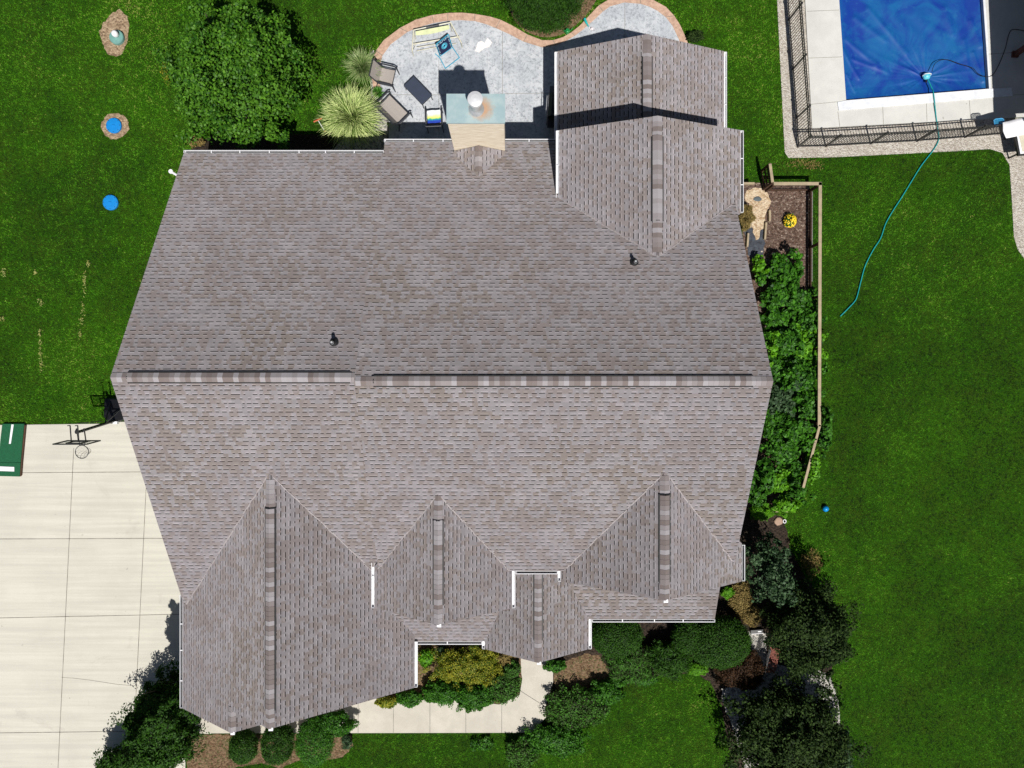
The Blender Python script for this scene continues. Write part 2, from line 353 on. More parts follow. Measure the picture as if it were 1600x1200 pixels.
dquad((1268, 201), (1420, 193), (1420, 150), PA); dquad((1420, 193), (1570, 185), PB, (1420, 150)); dquad((1570, 185), (1900, 165), (1900, -300), PB)
dquad(PB, (1900, -300), (1519, -300), (1534, 0))
tag(dk.build('pool_deck', DECKM), 'pale concrete pool deck', kind='structure')
jd = MB()
for a, b in [((1260, 19), (1310, 17)), ((1262, 92), (1315, 90)), ((1266, 164), (1308, 160)), ((1308, 175), (1311, 199)), ((1378, 168), (1379, 195)), ((1446, 163), (1447, 191)), ((1513, 158), (1515, 188)), ((1540, 86), (1600, 82)), ((1575, 150), (1640, 146))]:
    joint(P2(*a), P2(*b), .014, .064, jd)
jd.build('pool_deck_joints', JOINT)['kind'] = 'structure'
cp = MB(); cp.prism(PP([(1307, 161), PA, PB, (1578, 138), (1580, 151), (1309, 174)]), .062, .095)
cp.prism(PP([(1533.5, 0), (1519, -300), (1522, -300), (1537, 0), (1546, 139.7), PB]), .062, .093)
tag(cp.build('pool_coping', pm('white_coping', (.74, .76, .80), None, 4, .6), bevel=.01), 'white coping along the pool edge', kind='structure')
gb = PP([(1160, 285), (1265, 288), (1265, 660), (1243, 765), (1230, 800), (1160, 800)]); sheet('garden_bed', gb, .006, MULCH, 'bark mulch garden bed along the east wall'); ex.append(gb)
fb = rough_edge(smoothpoly(PP([(795, 1150), (850, 1118), (880, 1118), (962, 1074), (1000, 1062), (1060, 1050), (1104, 1058), (1124, 1090), (1132, 1140), (1150, 1230), (1318, 1230), (1313, 1120), (1294, 1052), (1318, 1000), (1290, 935), (1256, 905), (1232, 850), (1224, 800), (1140, 800), (1100, 900), (850, 960), (850, 1060)]), 1), .05, .2)
sheet('planting_bed', fb, .007, DMULCH, 'dark mulch bed under the front shrubs'); ex.append(fb)
sheet('planting_bed', rough_edge(smoothpoly(PP([(864, 1040), (930, 1015), (955, 1050), (950, 1072), (900, 1085), (866, 1080)]), 1), .03, .12), .012, STRAWBED, 'dry brown mulch beside the walkway')
sheet('gravel_path', rough_edge(smoothpoly(PP([(1160, 988), (1182, 984), (1200, 990), (1196, 1020), (1210, 1040), (1290, 1046), (1304, 1072), (1312, 1110), (1318, 1230), (1172, 1230), (1146, 1140), (1120, 1076), (1150, 1074), (1190, 1050), (1178, 1020)]), 1), .03, .12), .013, WGRAVEL, 'white gravel path between the front shrubs')
eb = PP([(640, 990), (812, 990), (815, 1060), (811, 1084), (780, 1099), (700, 1090), (560, 1090), (560, 1060)]); sheet('planting_bed', eb, .05, STRAWBED, 'mulch bed between the walkway and the entry')
fl = rough_edge(PP([(292, 1147), (548, 1147), (552, 1165), (535, 1183), (500, 1190), (470, 1187), (440, 1200), (410, 1192), (330, 1205), (292, 1240)]), .03, .15); sheet('planting_bed', fl, .012, STRAWBED, 'brown mulch bed in front of the garage'); ex.append(fl)

# ------------------------------------------------------------------ house
HL = (-2.0, -1.0, 0)
house = thing('house', 'large house with a grey brown shingled roof of many gables, seen from above', 'house', HL)
UO = [50.0, 50.0]
def wplane(mb, poly, zf, th=.09, updir=None):
    """roof slab: poly in plan, zf(x,y) -> z ; uv in metres; updir = unit plan vector pointing up the slope"""
    a = sum(poly[i][0] * poly[(i + 1) % len(poly)][1] - poly[(i + 1) % len(poly)][0] * poly[i][1] for i in range(len(poly)))
    if a < 0: poly = poly[::-1]
    s = zf(updir[0], updir[1]) - zf(0, 0); k = math.sqrt(1 + s * s); along = (-updir[1], updir[0])
    top = [(x, y, zf(x, y)) for x, y in poly]
    mb.face(top, [((x * along[0] + y * along[1]) + UO[0], (x * updir[0] + y * updir[1]) * k + UO[1]) for x, y in poly])
    n = len(poly); i = len(mb.v); mb.v += top + [(x, y, z - th) for x, y, z in top]
    mb.f.append(tuple(i + n + q for q in reversed(range(n))))
    for q in range(n):
        q2 = (q + 1) % n; mb.f.append((i + n + q, i + n + q2, i + q2, i + q))
def roof(name, planes, label=None):
    mb = MB(); UO[0] += 3.37; UO[1] += 5.1
    for poly, zf, up in planes: wplane(mb, poly, zf, .09, up)
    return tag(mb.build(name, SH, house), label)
T1, T2 = .577, .735
ZL, ZR = 7.52, 7.68; YL, YR = .18, .08
mainL_n = lambda x, y: ZL - T1 * (y - YL); mainL_s = lambda x, y: ZL + T1 * (y - YL)
mainR_n = lambda x, y: ZR - T1 * (y - YR); mainR_s = lambda x, y: ZR + T1 * (y - YR)
XL, XM, XR = -11.03, -4.30, 7.11
roof('main_roof', [([(XL, YL), (XM, YL), (XM, 7.75), (XL, 7.75)], mainL_n, (0, -1)), ([(XL, YL), (XM, YL), (XM, -7.35), (XL, -7.35)], mainL_s, (0, 1))], 'lower west section of the main roof')
roof('main_roof', [([(XM, YR), (XR, YR), (XR, 8.18), (XM, 8.18)], mainR_n, (0, -1)), ([(XM, YR), (XR, YR), (XR, -6.02), (XM, -6.02)], mainR_s, (0, 1))], 'slightly higher east section of the main roof')
def gable_planes(xc, half, ze, slope, y0, y1, back0=None):
    zr = ze + slope * half; zl = lambda x, y: zr - slope * (xc - x); zrr = lambda x, y: zr - slope * (x - xc)
    return zr, [([(xc - half, y0), (xc, y0), (xc, y1), (xc - half, y1)], zl, (1, 0)), ([(xc, y0), (xc + half, y0), (xc + half, y1), (xc, y1)], zrr, (-1, 0))]
# garage gable (L shaped west slope shared with the small front gable)
gx, gh, gz = -7.22, 3.92, 3.0
zg, pg = gable_planes(gx, gh, gz, T2, -10.27, -2.6)
pg[0] = ([(gx - gh, -10.97), (-8.82, -10.97), (-8.82, -10.27), (gx, -10.27), (gx, -2.6), (gx - gh, -7.3)], pg[0][1], (1, 0))
pg[1] = ([(gx, -10.27), (gx + gh, -10.27), (gx + gh, -5.5), (-4.5, -5.5), (gx, -2.6)], pg[1][1], (-1, 0))
zs = zg - T2 * (gx + 8.82); pg.append(([(-8.82, -10.97), (-6.5, -10.97), (-6.5, -10.1), (-8.82, -10.1)], lambda x, y: zs - T2 * (x + 8.82) - 0.0, (-1, 0)))
roof('garage_roof', pg)
zA, pA = gable_planes(-2.22, 2.22, 4.1, T2, -7.23, -3.1); roof('gable_roof', [([(-4.44, -7.23), (-2.22, -7.23), (-2.22, -3.1), (-4.44, -5.9)], pA[0][1], (1, 0)), ([(-2.22, -7.23), (0, -7.23), (0, -5.9), (-2.22, -3.1)], pA[1][1], (-1, 0))], 'steep gable roof nearest the garage')
zC, pC = gable_planes(4.50, 2.92, 4.1, .70, -6.37, -2.5); roof('gable_roof', [([(1.58, -6.37), (4.5, -6.37), (4.5, -2.5), (1.58, -5.9)], pC[0][1], (1, 0)), ([(4.5, -6.37), (7.42, -6.37), (7.42, -5.15), (4.5, -2.5)], pC[1][1], (-1, 0))], 'steep gable roof at the southeast corner')
zB, pB = gable_planes(.85, 1.77, 2.75, .68, -9.06, -5.7); roof('entry_roof', pB, 'narrow gable roof over the entry')
pz = 2.85
roof('porch_roof', [([(-3.6, -8.76), (-.9, -8.76), (-.1, -6.7), (-4.6, -6.7)], lambda x, y: pz + .55 * (y + 8.76), (0, 1))], 'low sloping roof between garage and entry')
roof('porch_roof', [([(2.6, -8.0), (6.9, -8.0), (6.9, -5.8), (1.5, -5.8)], lambda x, y: pz + .48 * (y + 8.0), (0, 1))], 'low sloping roof east of the entry')
z2, p2 = gable_planes(4.41, 2.90, 4.3, .42, 3.5, 8.12); roof('wing_roof', [([(1.51, 5.7), (4.41, 3.7), (4.41, 8.12), (1.51, 8.12)], p2[0][1], (1, 0)), ([(4.41, 3.7), (7.31, 5.45), (7.31, 8.12), (4.41, 8.12)], p2[1][1], (-1, 0))], 'low pitched gable roof of the upper rear wing')
z3, p3 = gable_planes(4.50, 2.91, 2.2, .42, 7.6, 11.63); roof('wing_roof', p3, 'low pitched gable roof of the lower rear wing')
# chimney cricket
cx, cy = -1.09, 7.78
zck = 3.83
roof('cricket_roof', [([(-2.35, cy), (cx, cy), (cx, 6.2), (-2.35, 7.5)], lambda x, y: zck - .62 * (cx - x), (1, 0)), ([(cx, cy), (.15, cy), (.15, 7.5), (cx, 6.2)], lambda x, y: zck - .62 * (x - cx), (-1, 0))], 'small saddle roof behind the chimney')
# ridge caps, raised vent stretches and black shadow strips
def ridge(p0, p1, slope, vent=None, hw=.13, name='ridge_cap'):
    p0, p1 = Vector(p0), Vector(p1); L = (p1 - p0).length; d = (p1 - p0) / L; s = Vector((-d.y, d.x, 0)); mb = MB(); n = int(L / .145); st = L / n
    off = random.uniform(0, 900)
    for i in range(n):
        a = p0 + d * (i * st); b = p0 + d * ((i + 1) * st + .02); t = (i + .5) * st
        v = vent and vent[0] <= t <= vent[1]; h = .055 if v else .02
        dz = slope * hw
        la, lb = a + s * hw + Vector((0, 0, h - dz)), b + s * hw + Vector((0, 0, h - dz - .008)); ra, rb_ = a - s * hw + Vector((0, 0, h - dz)), b - s * hw + Vector((0, 0, h - dz - .008))
        ta, tb = a + Vector((0, 0, h - .004)), b + Vector((0, 0, h - .012)); u0 = (i + .1) * .145 + off * .145 // 1 * .145; u1 = u0 + .1
        mb.face([la, ta, tb, lb], [(u0, 0), (u0, .2), (u1, .2), (u1, 0)]); mb.face([ta, ra, rb_, tb], [(u0, .2), (u0, .4), (u1, .4), (u1, .2)])
        dn = Vector((0, 0, -.03)); mb.face([lb, la, la + dn, lb + dn], [(u0, 0)] * 4); mb.face([ra, rb_, rb_ + dn, ra + dn], [(u0, 0)] * 4)
        mb.face([la, la + dn, ta + dn, ta], [(u0, 0)] * 4); mb.face([ta, ta + dn, ra + dn, ra], [(u0, 0)] * 4)
        mb.face([lb, tb, tb + dn, lb + dn], [(u0, 0)] * 4); mb.face([tb, rb_, rb_ + dn, tb + dn], [(u0, 0)] * 4)
    o = mb.build(name, CAP, house)
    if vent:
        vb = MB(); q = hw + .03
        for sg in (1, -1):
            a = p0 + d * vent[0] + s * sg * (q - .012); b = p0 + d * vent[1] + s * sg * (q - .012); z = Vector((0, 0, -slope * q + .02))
            vb.bar(a + z, b + z, .034, .05)  # black bars stand in for the shadow lines beside the raised caps
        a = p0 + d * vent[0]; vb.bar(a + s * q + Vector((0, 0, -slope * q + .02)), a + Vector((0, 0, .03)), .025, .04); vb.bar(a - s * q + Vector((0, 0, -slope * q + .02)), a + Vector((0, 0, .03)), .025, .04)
        vb.build('vent_shadow_strip', BLACK, o)
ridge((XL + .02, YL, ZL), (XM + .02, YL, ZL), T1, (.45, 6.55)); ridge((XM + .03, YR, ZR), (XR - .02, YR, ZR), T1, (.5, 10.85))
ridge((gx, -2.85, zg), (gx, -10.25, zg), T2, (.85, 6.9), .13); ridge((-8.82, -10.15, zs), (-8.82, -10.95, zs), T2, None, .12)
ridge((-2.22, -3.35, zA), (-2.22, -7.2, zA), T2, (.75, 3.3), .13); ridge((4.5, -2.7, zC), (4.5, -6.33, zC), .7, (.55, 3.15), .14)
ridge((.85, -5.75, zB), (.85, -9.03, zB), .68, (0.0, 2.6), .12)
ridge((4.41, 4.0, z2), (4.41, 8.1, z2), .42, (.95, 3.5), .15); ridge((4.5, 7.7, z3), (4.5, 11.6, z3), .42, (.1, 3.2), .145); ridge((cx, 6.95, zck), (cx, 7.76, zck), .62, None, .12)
VAL = pm('valley_edge', (.36, .33, .335), (.27, .24, .24), 20, .9)
def valley(xc, zr, s_, x0, x1, Z_, Y_, sg):
    mb = MB(); n = 26; pr = None; rr = random.Random(int(abs(x1 * 100)))
    for k in range(n + 1):
        x = x0 + (x1 - x0) * k / n; zz = zr - s_ * abs(x - xc); y = Y_ + sg * (Z_ - zz) / T1; p = Vector((x, y, zz + .008))
        if pr is not None: j = Vector((rr.uniform(-.015, .015), rr.uniform(-.02, .02), 0)); mb.bar(pr + j, p + j, rr.uniform(.022, .045), .012)
        pr = p
    mb.build('valley_edge', VAL, house)
valley(-2.22, zA, T2, -2.3, -4.3, ZR, YR, -1); valley(-2.22, zA, T2, -2.14, -.1, ZR, YR, -1); valley(4.5, zC, .7, 4.42, 1.75, ZR, YR, -1); valley(4.5, zC, .7, 4.58, 7.0, ZR, YR, -1)
valley(gx, zg, T2, gx - .1, XL + .1, ZL, YL, -1); valley(gx, zg, T2, gx + .1, XM - .05, ZL, YL, -1); valley(4.41, z2, .42, 4.3, 1.65, ZR, YR, 1); valley(4.41, z2, .42, 4.5, 7.0, ZR, YR, 1)
# gutters
def gutter(p0, p1, out, name='gutter', dark_bed=None):
    dark_bed = (abs(out[0]) < .5 or out[0] < 0 and p0[0] < -8) if dark_bed is None else dark_bed
    p0, p1, out = Vector(p0), Vector(p1), Vector((*out, 0)); d = (p1 - p0); L = d.length; d /= L; mb = MB(); W_ = .095
    def seg(o1, wd, z, ht): mb.bar(p0 + out * o1 + Vector((0, 0, z)), p1 + out * o1 + Vector((0, 0, z)), wd, ht)
    seg(.010, .010, -.07, .10); seg(W_, .016, -.065, .10); seg(W_ / 2, W_, -.115, .012)
    for q in (p0, p1): mb.bar(q + Vector((0, 0, -.05)), q + out * W_ + Vector((0, 0, -.05)), .012, .11)
    k = max(1, int(L / .85))
    for i in range(1, k): q = p0 + d * (L * i / k + random.uniform(-.05, .05)); mb.bar(q + Vector((0, 0, -.024)), q + out * W_ + Vector((0, 0, -.024)), .03, .01)
    o = mb.build(name, WHITE, house)
    if not dark_bed: return o
    gi = MB(); gi.bar(p0 + d * .03 + out * W_ / 2 + Vector((0, 0, -.1)), p1 - d * .03 + out * W_ / 2 + Vector((0, 0, -.1)), W_ * .78, .016)  # dark bed: dirt, with the trough's shade put into its colour
    gi.build('gutter_dark_bed', GSHADE, o); return o
gutter((XL, 7.76, mainL_n(0, 7.76)), (XM - .02, 7.76, mainL_n(0, 7.76)), (0, 1)); gutter((XM - .02, 8.19, mainR_n(0, 8.19)), (1.5, 8.19, mainR_n(0, 8.19)), (0, 1))
gutter((gx - gh, -10.95, gz), (gx - gh, -7.15, gz), (-1, 0)); gutter((gx + gh, -10.25, gz), (gx + gh, -8.72, gz), (1, 0))
gutter((-4.44, -7.22, 4.1), (-4.44, -5.2, 4.1), (-1, 0)); gutter((0, -7.22, 4.1), (0, -6.0, 4.1), (1, 0)); gutter((.13, -6.02, mainR_s(0, -6.02)), (1.46, -6.02, mainR_s(0, -6.02)), (0, -1))
gutter((1.58, -6.36, 4.1), (1.58, -6.0, 4.1), (-1, 0)); gutter((7.42, -6.35, 4.1), (7.42, -5.2, 4.1), (1, 0), dark_bed=True)
gutter((-3.3, -8.77, pz), (-1.03, -8.77, pz), (0, -1)); gutter((2.74, -8.01, pz), (6.9, -8.01, pz), (0, -1))
gutter((-.92, -9.05, 2.75), (-.92, -8.72, 2.75), (-1, 0)); gutter((2.62, -9.05, 2.75), (2.62, -7.95, 2.75), (1, 0))
gutter((1.51, 5.9, 4.3), (1.51, 8.1, 4.3), (-1, 0)); gutter((7.31, 5.5, 4.3), (7.31, 8.1, 4.3), (1, 0), dark_bed=True); gutter((1.59, 8.3, 2.2), (1.59, 11.6, 2.2), (-1, 0)); gutter((7.41, 8.0, 2.2), (7.41, 11.6, 2.2), (1, 0))
# rake boards and finials
def rake(pts, wd=.03):
    rk = MB()
    for a, b in zip(pts, pts[1:]):
        a, b = Vector(a) - Vector((0, 0, .19)), Vector(b) - Vector((0, 0, .19)); rk.bar(a, b, wd, .2)
    rk.build('rake_trim', TRIM, house)
for xc, half, ze, sl, y in [(gx, gh, gz, T2, -10.25), (-2.22, 2.22, 4.1, T2, -7.21), (4.5, 2.92, 4.1, .7, -6.35), (.85, 1.77, 2.75, .68, -9.04), (4.41, 2.9, 4.3, .42, 8.10), (4.5, 2.91, 2.2, .42, 11.61), (-8.82, 2.32, zs - T2 * 2.32, T2, -10.95)]:
    zr = ze + sl * half; rake([(xc - half, y, ze), (xc, y, zr), (xc + half, y, ze)])
rake([(XL + .02, 7.74, mainL_n(0, 7.74)), (XL + .02, YL, ZL), (XL + .02, -7.3, mainL_s(0, -7.3))])
rake([(XR - .02, 8.1, mainR_n(0, 8.1)), (XR - .02, YR, ZR), (XR - .02, -6, mainR_s(0, -6))])
for x, y, z in [(gx, -10.29, zg), (-8.82, -10.99, zs), (-2.22, -7.25, zA), (4.5, -6.39, zC), (.85, -9.08, zB)]:
    fn = MB(); fn.box((x + .03, y, z - .06), (.13, .10, .06)); fn.build('rake_end_trim', WHITE, house)
# walls
wm = MB()
def gwall(x0, x1, y0, y1, zf_list, xc=None, axis='y'):
    pass
def wall_gable_x(xc, hw, y0, y1, zr, sl):       # ridge runs along y
    z = zr - .14; pr = [(xc - hw, 0), (xc + hw, 0), (xc + hw, z - sl * hw), (xc, z), (xc - hw, z - sl * hw)]
    n = 5; i = len(wm.v); wm.v += [(a, y0, b) for a, b in pr] + [(a, y1, b) for a, b in pr]; wm.f.append(tuple(i + q for q in range(n))); wm.f.append(tuple(i + n + q for q in reversed(range(n))))
    for q in range(n): q2 = (q + 1) % n; wm.f.append((i + q2, i + q, i + n + q, i + n + q2))
def wall_gable_y(x0, x1, yc, yn, ys, zr, sl):
    z = zr - .14; pr = [(ys, 0), (yn, 0), (yn, z - sl * (yn - yc)), (yc, z), (ys, z + sl * (ys - yc))]
    n = 5; i = len(wm.v); wm.v += [(x0, a, b) for a, b in pr] + [(x1, a, b) for a, b in pr]; wm.f.append(tuple(i + q for q in reversed(range(n)))); wm.f.append(tuple(i + n + q for q in range(n)))
    for q in range(n): q2 = (q + 1) % n; wm.f.append((i + q, i + q2, i + n + q2, i + n + q))
wall_gable_y(XL + .35, XM + .1, YL, 7.35, -7.0, ZL, T1); wall_gable_y(XM + .1, XR - .35, YR, 7.78, -5.65, ZR, T1)
wall_gable_x(gx, gh - .4, -9.95, -6.9, zg, T2); wall_gable_x(-8.82, 1.9, -10.65, -9.95, zs, T2)
wall_gable_x(-2.22, 1.85, -6.9, -5.6, zA, T2); wall_gable_x(4.5, 2.5, -6.05, -5.6, zC, .7); wall_gable_x(.85, 1.4, -6.3, -5.6, zB, .68)
wall_gable_x(4.41, 2.5, 5, 7.8, z2, .42); wall_gable_x(4.5, 2.5, 7.8, 11.25, z3, .42)
wm.build('wall', SIDING, house)
def window(x, y, z, wd, ht, face):
    nx, ny = face; mb = MB(); gl = MB(); t = Vector((-ny, nx, 0)); nv = Vector((nx, ny, 0)); c = Vector((x, y, z)) + nv * .03
    for sg in (-1, 1):
        mb.bar(c + t * sg * wd / 2 - Vector((0, 0, ht / 2)), c + t * sg * wd / 2 + Vector((0, 0, ht / 2)), .08, .08); mb.bar(c - t * wd / 2 + Vector((0, 0, sg * ht / 2)), c + t * wd / 2 + Vector((0, 0, sg * ht / 2)), .09, .09)
    mb.bar(c - t * wd / 2, c + t * wd / 2, .04, .05); o = mb.build('window', TRIM, house); a = t * wd / 2; b = Vector((0, 0, ht / 2)); c2 = c - nv * .015
    gl.face([c2 - a - b, c2 + a - b, c2 + a + b, c2 - a + b]); gl.build('pane', GLASS, o)
for x in (-9.2, -7.2, -5.4): window(x, 7.35, 1.6, 1.1, 1.3, (0, 1))
window(-3.2, 7.78, 1.6, 1.2, 1.4, (0, 1)); window(-2.2, -6.9, 1.7, 1.5, 1.4, (0, -1)); window(4.5, -6.05, 1.7, 1.8, 1.4, (0, -1)); window(-7.2, -9.95, 1.7, 1.4, 1.2, (0, -1)) 
for y in (-3, 1.5, 4): window(6.76, y, 1.7, 1.1, 1.3, (1, 0))
for x in (3.2, 5.8): window(x, 11.25, 1.2, 1.4, 1.2, (0, 1))
gd = MB()
for yc in (-5.2,): gd.box((XL + .33, yc, 1.15), (.08, 2.9, 2.2))
for i in range(1, 4): gd.box((XL + .285, -5.2, .08 + i * .55), (.012, 2.88, .02))
gd.build('garage_door', TRIM, house); gd = MB(); gd.box((XL + .33, -1.6, 1.15), (.08, 2.9, 2.2)); gd.build('garage_door', TRIM, house)
dr = MB(); dr.box((.85, -6.32, 1.1), (1.0, .06, 2.1)); dr.box((.85, -6.36, 1.5), (.5, .03, .8)); dr.build('front_door', DTIMBER, house)
for x in (-.55, 2.25):
    q = MB(); q.box((x, -8.7, .1), (.3, .3, .2)); q.lathe((x, -8.7, .2), [(.11, 0), (.1, 1.2), (.085, 2.35)], 16); q.box((x, -8.7, 2.6), (.28, .28, .12)); q.build('porch_column', TRIM, house)
# chimney
ch = MB(); X0, X1, Y0, Y1, ZC = -1.925, -.235, 7.80, 8.62, 5.80
ch.prism([(X0, Y0), (X1, Y0), (X1, Y1), (X0, Y1)], 0, ZC)
CHM = N('cream_chimney_siding'); _p = CHM.pos(); _m = CHM.n('ShaderNodeMapping'); _m.inputs['Scale'].default_value = (1.1, 1.1, 9); CHM.l(_p, _m.inputs[0])
_f = CHM.noise(_m.outputs[0], 2.2, 5, .7); CHM.col(CHM.mix(CHM.ramp(_f, .42, .66), (.90, .81, .66), (.66, .53, .38))); CHM.rough(.7); CHM.bump(_f, .6, .03)
chim = ch.build('chimney', CHM.m, house)
q = MB(); q.prism([(X0 - .03, Y0 - .03), (X1 + .03, Y0 - .03), (X1 + .03, Y1 + .03), (X0 - .03, Y1 + .03)], ZC, ZC + .05)
CC = N('galvanised_cap'); _p = CC.pos(); _d = CC.n('ShaderNodeVectorMath', operation='DISTANCE'); CC.l(_p, _d.inputs[0]); _d.inputs[1].default_value = (-.92, 8.2, ZC + .05)
_n = CC.noise(_p, 7, 4, .7); _r = CC.math('ADD', _d.outputs['Value'], CC.math('MULTIPLY', _n, -.35)); _c = CC.mix(CC.ramp(_r, .0, .24, .8, 0), CC.mix(CC.ramp(CC.noise(_p, 3, 4), .4, .65), (.28, .385, .41), (.35, .445, .455)), (.46, .24, .11))
CC.col(_c); CC.rough(.5); CC.b.inputs['Metallic'].default_value = .0
q.build('chimney_cap', CC.m, chim)
fx, fy = -1.06, 8.19
GALV = pm('galvanised_steel', (.62, .63, .65), (.45, .46, .48), 5, .38, metal=.55)
q = MB(); q.lathe((fx, fy, ZC + .04), [(.235, 0), (.23, .02), (.17, .10), (.155, .12), (.155, .60)], 32); fl_ = q.build('flue', GALV, chim, smooth=False)
q = MB(); q.lathe((fx, fy, ZC + .60), [(.16, 0), (.205, .04), (.205, .16), (.225, .2), (.222, .22), (.12, .255), (.0, .27)], 32); q.build('flue_cap', pm('bright_steel', (.78, .78, .80), (.7, .7, .72), 4, .35, metal=.3), chim)
# plumbing vents
for px, py in ((522, 536), (991, 411)):
    off_ = (abs(600 - py)); Y = 0; z = 7
    for _ in range(30):
        X, Y, _z = P(px, py, z); z = (mainL_n(0, Y) if px < 600 else mainR_n(0, Y))
    q = MB(); q.lathe((X, Y, z - .12), [(.13, .0), (.13, .13), (.075, .2), (.05, .22), (.05, .42), (.035, .42), (.035, .38)], 18)
    o = q.build('vent_pipe', BLACK, house)
    q = MB(); q.lathe((X, Y, z + .22), [(.055, 0), (.055, .05), (.05, .06)], 14); q.build('lead_collar', GALV, o)
# downspout elbow at the west gable
q = MB(); a = Vector(P(277, 274, 2.6)); b = Vector(P(267, 268, 2.6)); q.tube([a + Vector((.3, -.2, .3)), a, b, b + Vector((0, 0, -.35))], .04, 10); q.lathe(b + Vector((0, 0, -.02)), [(.075, 0), (.075, .04)], 16); q.build('downspout', WHITE, house)
q = MB(); a = P(1162, 300, 0)
q.box((7.0, 5.6, 2.1), (.08, .07, 4.1)); q.build('downspout', WHITE, house)

# ------------------------------------------------------------------ vegetation
rng = np.random.default_rng(11)
def np_mesh(name, verts, nper, tint=None, mat=None, parent=None, loc=(0, 0, 0)):
    """verts (n, nper, 3) of separate faces"""
    n = len(verts); v = (np.asarray(verts, dtype=np.float64) - np.asarray(loc)).reshape(-1, 3).astype(np.float32); me = bpy.data.meshes.new(name)
    me.vertices.add(len(v)); me.vertices.foreach_set('co', v.ravel()); me.loops.add(len(v)); me.loops.foreach_set('vertex_index', np.arange(len(v), dtype=np.int32))
    me.polygons.add(n); me.polygons.foreach_set('loop_start', np.arange(n, dtype=np.int32) * nper); me.update(calc_edges=True)
    if tint is not None:
        at = me.attributes.new('tint', 'FLOAT', 'POINT'); at.data.foreach_set('value', np.repeat(tint, nper).astype(np.float32))
    if mat: me.materials.append(mat)
    o = bpy.data.objects.new(name, me); C.objects.link(o)
    if parent is not None: o.parent = parent
    else: o.location = loc
    return o
def unit(a): return a / np.maximum(np.linalg.norm(a, axis=-1, keepdims=True), 1e-9)
def leaf_quads(p, nrm, ln, wd, r):
    n = len(p); t = unit(np.cross(nrm, r.normal(size=(n, 3)))); b = np.cross(nrm, t); ln = ln * r.uniform(.65, 1.3, (n, 1)); wd = wd * r.uniform(.7, 1.25, (n, 1))
    fold = nrm * (ln * .12)
    return np.stack([p - t * ln * .5, p + b * wd * .5 + fold, p + t * ln * .5, p - b * wd * .5 + fold], axis=1)
def crown_points(c, rad, ncl, clr, nleaf, r, low=-.35, hollow=.72, bumpy=.12):
    c, rad = np.array(c), np.array(rad)
    d = unit(r.normal(size=(ncl * 3, 3))); d = d[d[:, 2] > low][:ncl]
    q = r.uniform(hollow, 1.0, (len(d), 1)) + r.normal(0, bumpy * .5, (len(d), 1))
    cc = c + d * np.maximum(rad - clr * .6, .05) * q; per = max(1, nleaf // len(cc)); cs = clr * r.uniform(.6, 1.25, len(cc))
    idx = np.repeat(np.arange(len(cc)), per); dd = unit(r.normal(size=(len(idx), 3)) + np.array([0, 0, .35])); p = cc[idx] + dd * cs[idx][:, None] * r.uniform(.45, 1.05, (len(idx), 1)) * np.array([1, 1, .8])
    nr = unit(dd * .8 + np.array([0, 0, .65]) + r.normal(0, .75, (len(idx), 3))); ct = r.uniform(-.16, .16, len(cc))
    ti = np.clip(.45 + ct[idx] + r.normal(0, .30, len(idx)), 0, 1); return p, nr, ti
BARK = pm('bark', (.10, .075, .055), (.05, .038, .028), 12, .9, .8)
LM = {
 'tree': leaf_mat('leaves_mid_green', (.016, .075, .003), (.11, .27, .018), .55, .25),
 'dark': leaf_mat('leaves_dark_green', (.003, .011, .002), (.055, .098, .022), .65, .12),
 'ever': leaf_mat('evergreen_needles', (.006, .026, .0015), (.048, .14, .010), .6, .2),
 'green': leaf_mat('leaves_fresh_green', (.010, .055, .003), (.075, .25, .014), .55, .25),
 'lime': leaf_mat('leaves_lime_green', (.05, .17, .004), (.15, .40, .012), .55, .25),
 'straw': leaf_mat('dry_straw_tufts', (.30, .33, .06), (.62, .60, .25), .7, .1),
 'gold': leaf_mat('leaves_yellow_green', (.03, .095, .004), (.40, .37, .03), .55, .25),
 'red': leaf_mat('leaves_dark_red', (.016, .009, .004), (.095, .046, .020), .6, .2),
 'blue': leaf_mat('leaves_grey_green', (.010, .034, .010), (.085, .155, .065), .55, .25),
 'ochre': leaf_mat('dry_ochre_foliage', (.10, .075, .02), (.38, .28, .10), .7, .2),
 'purple': leaf_mat('leaves_purple_tipped', (.022, .018, .010), (.075, .24, .022), .6, .2),
 'yellow': leaf_mat('yellow_petals', (.75, .45, .01), (.85, .68, .05), .5, .3, False),
}
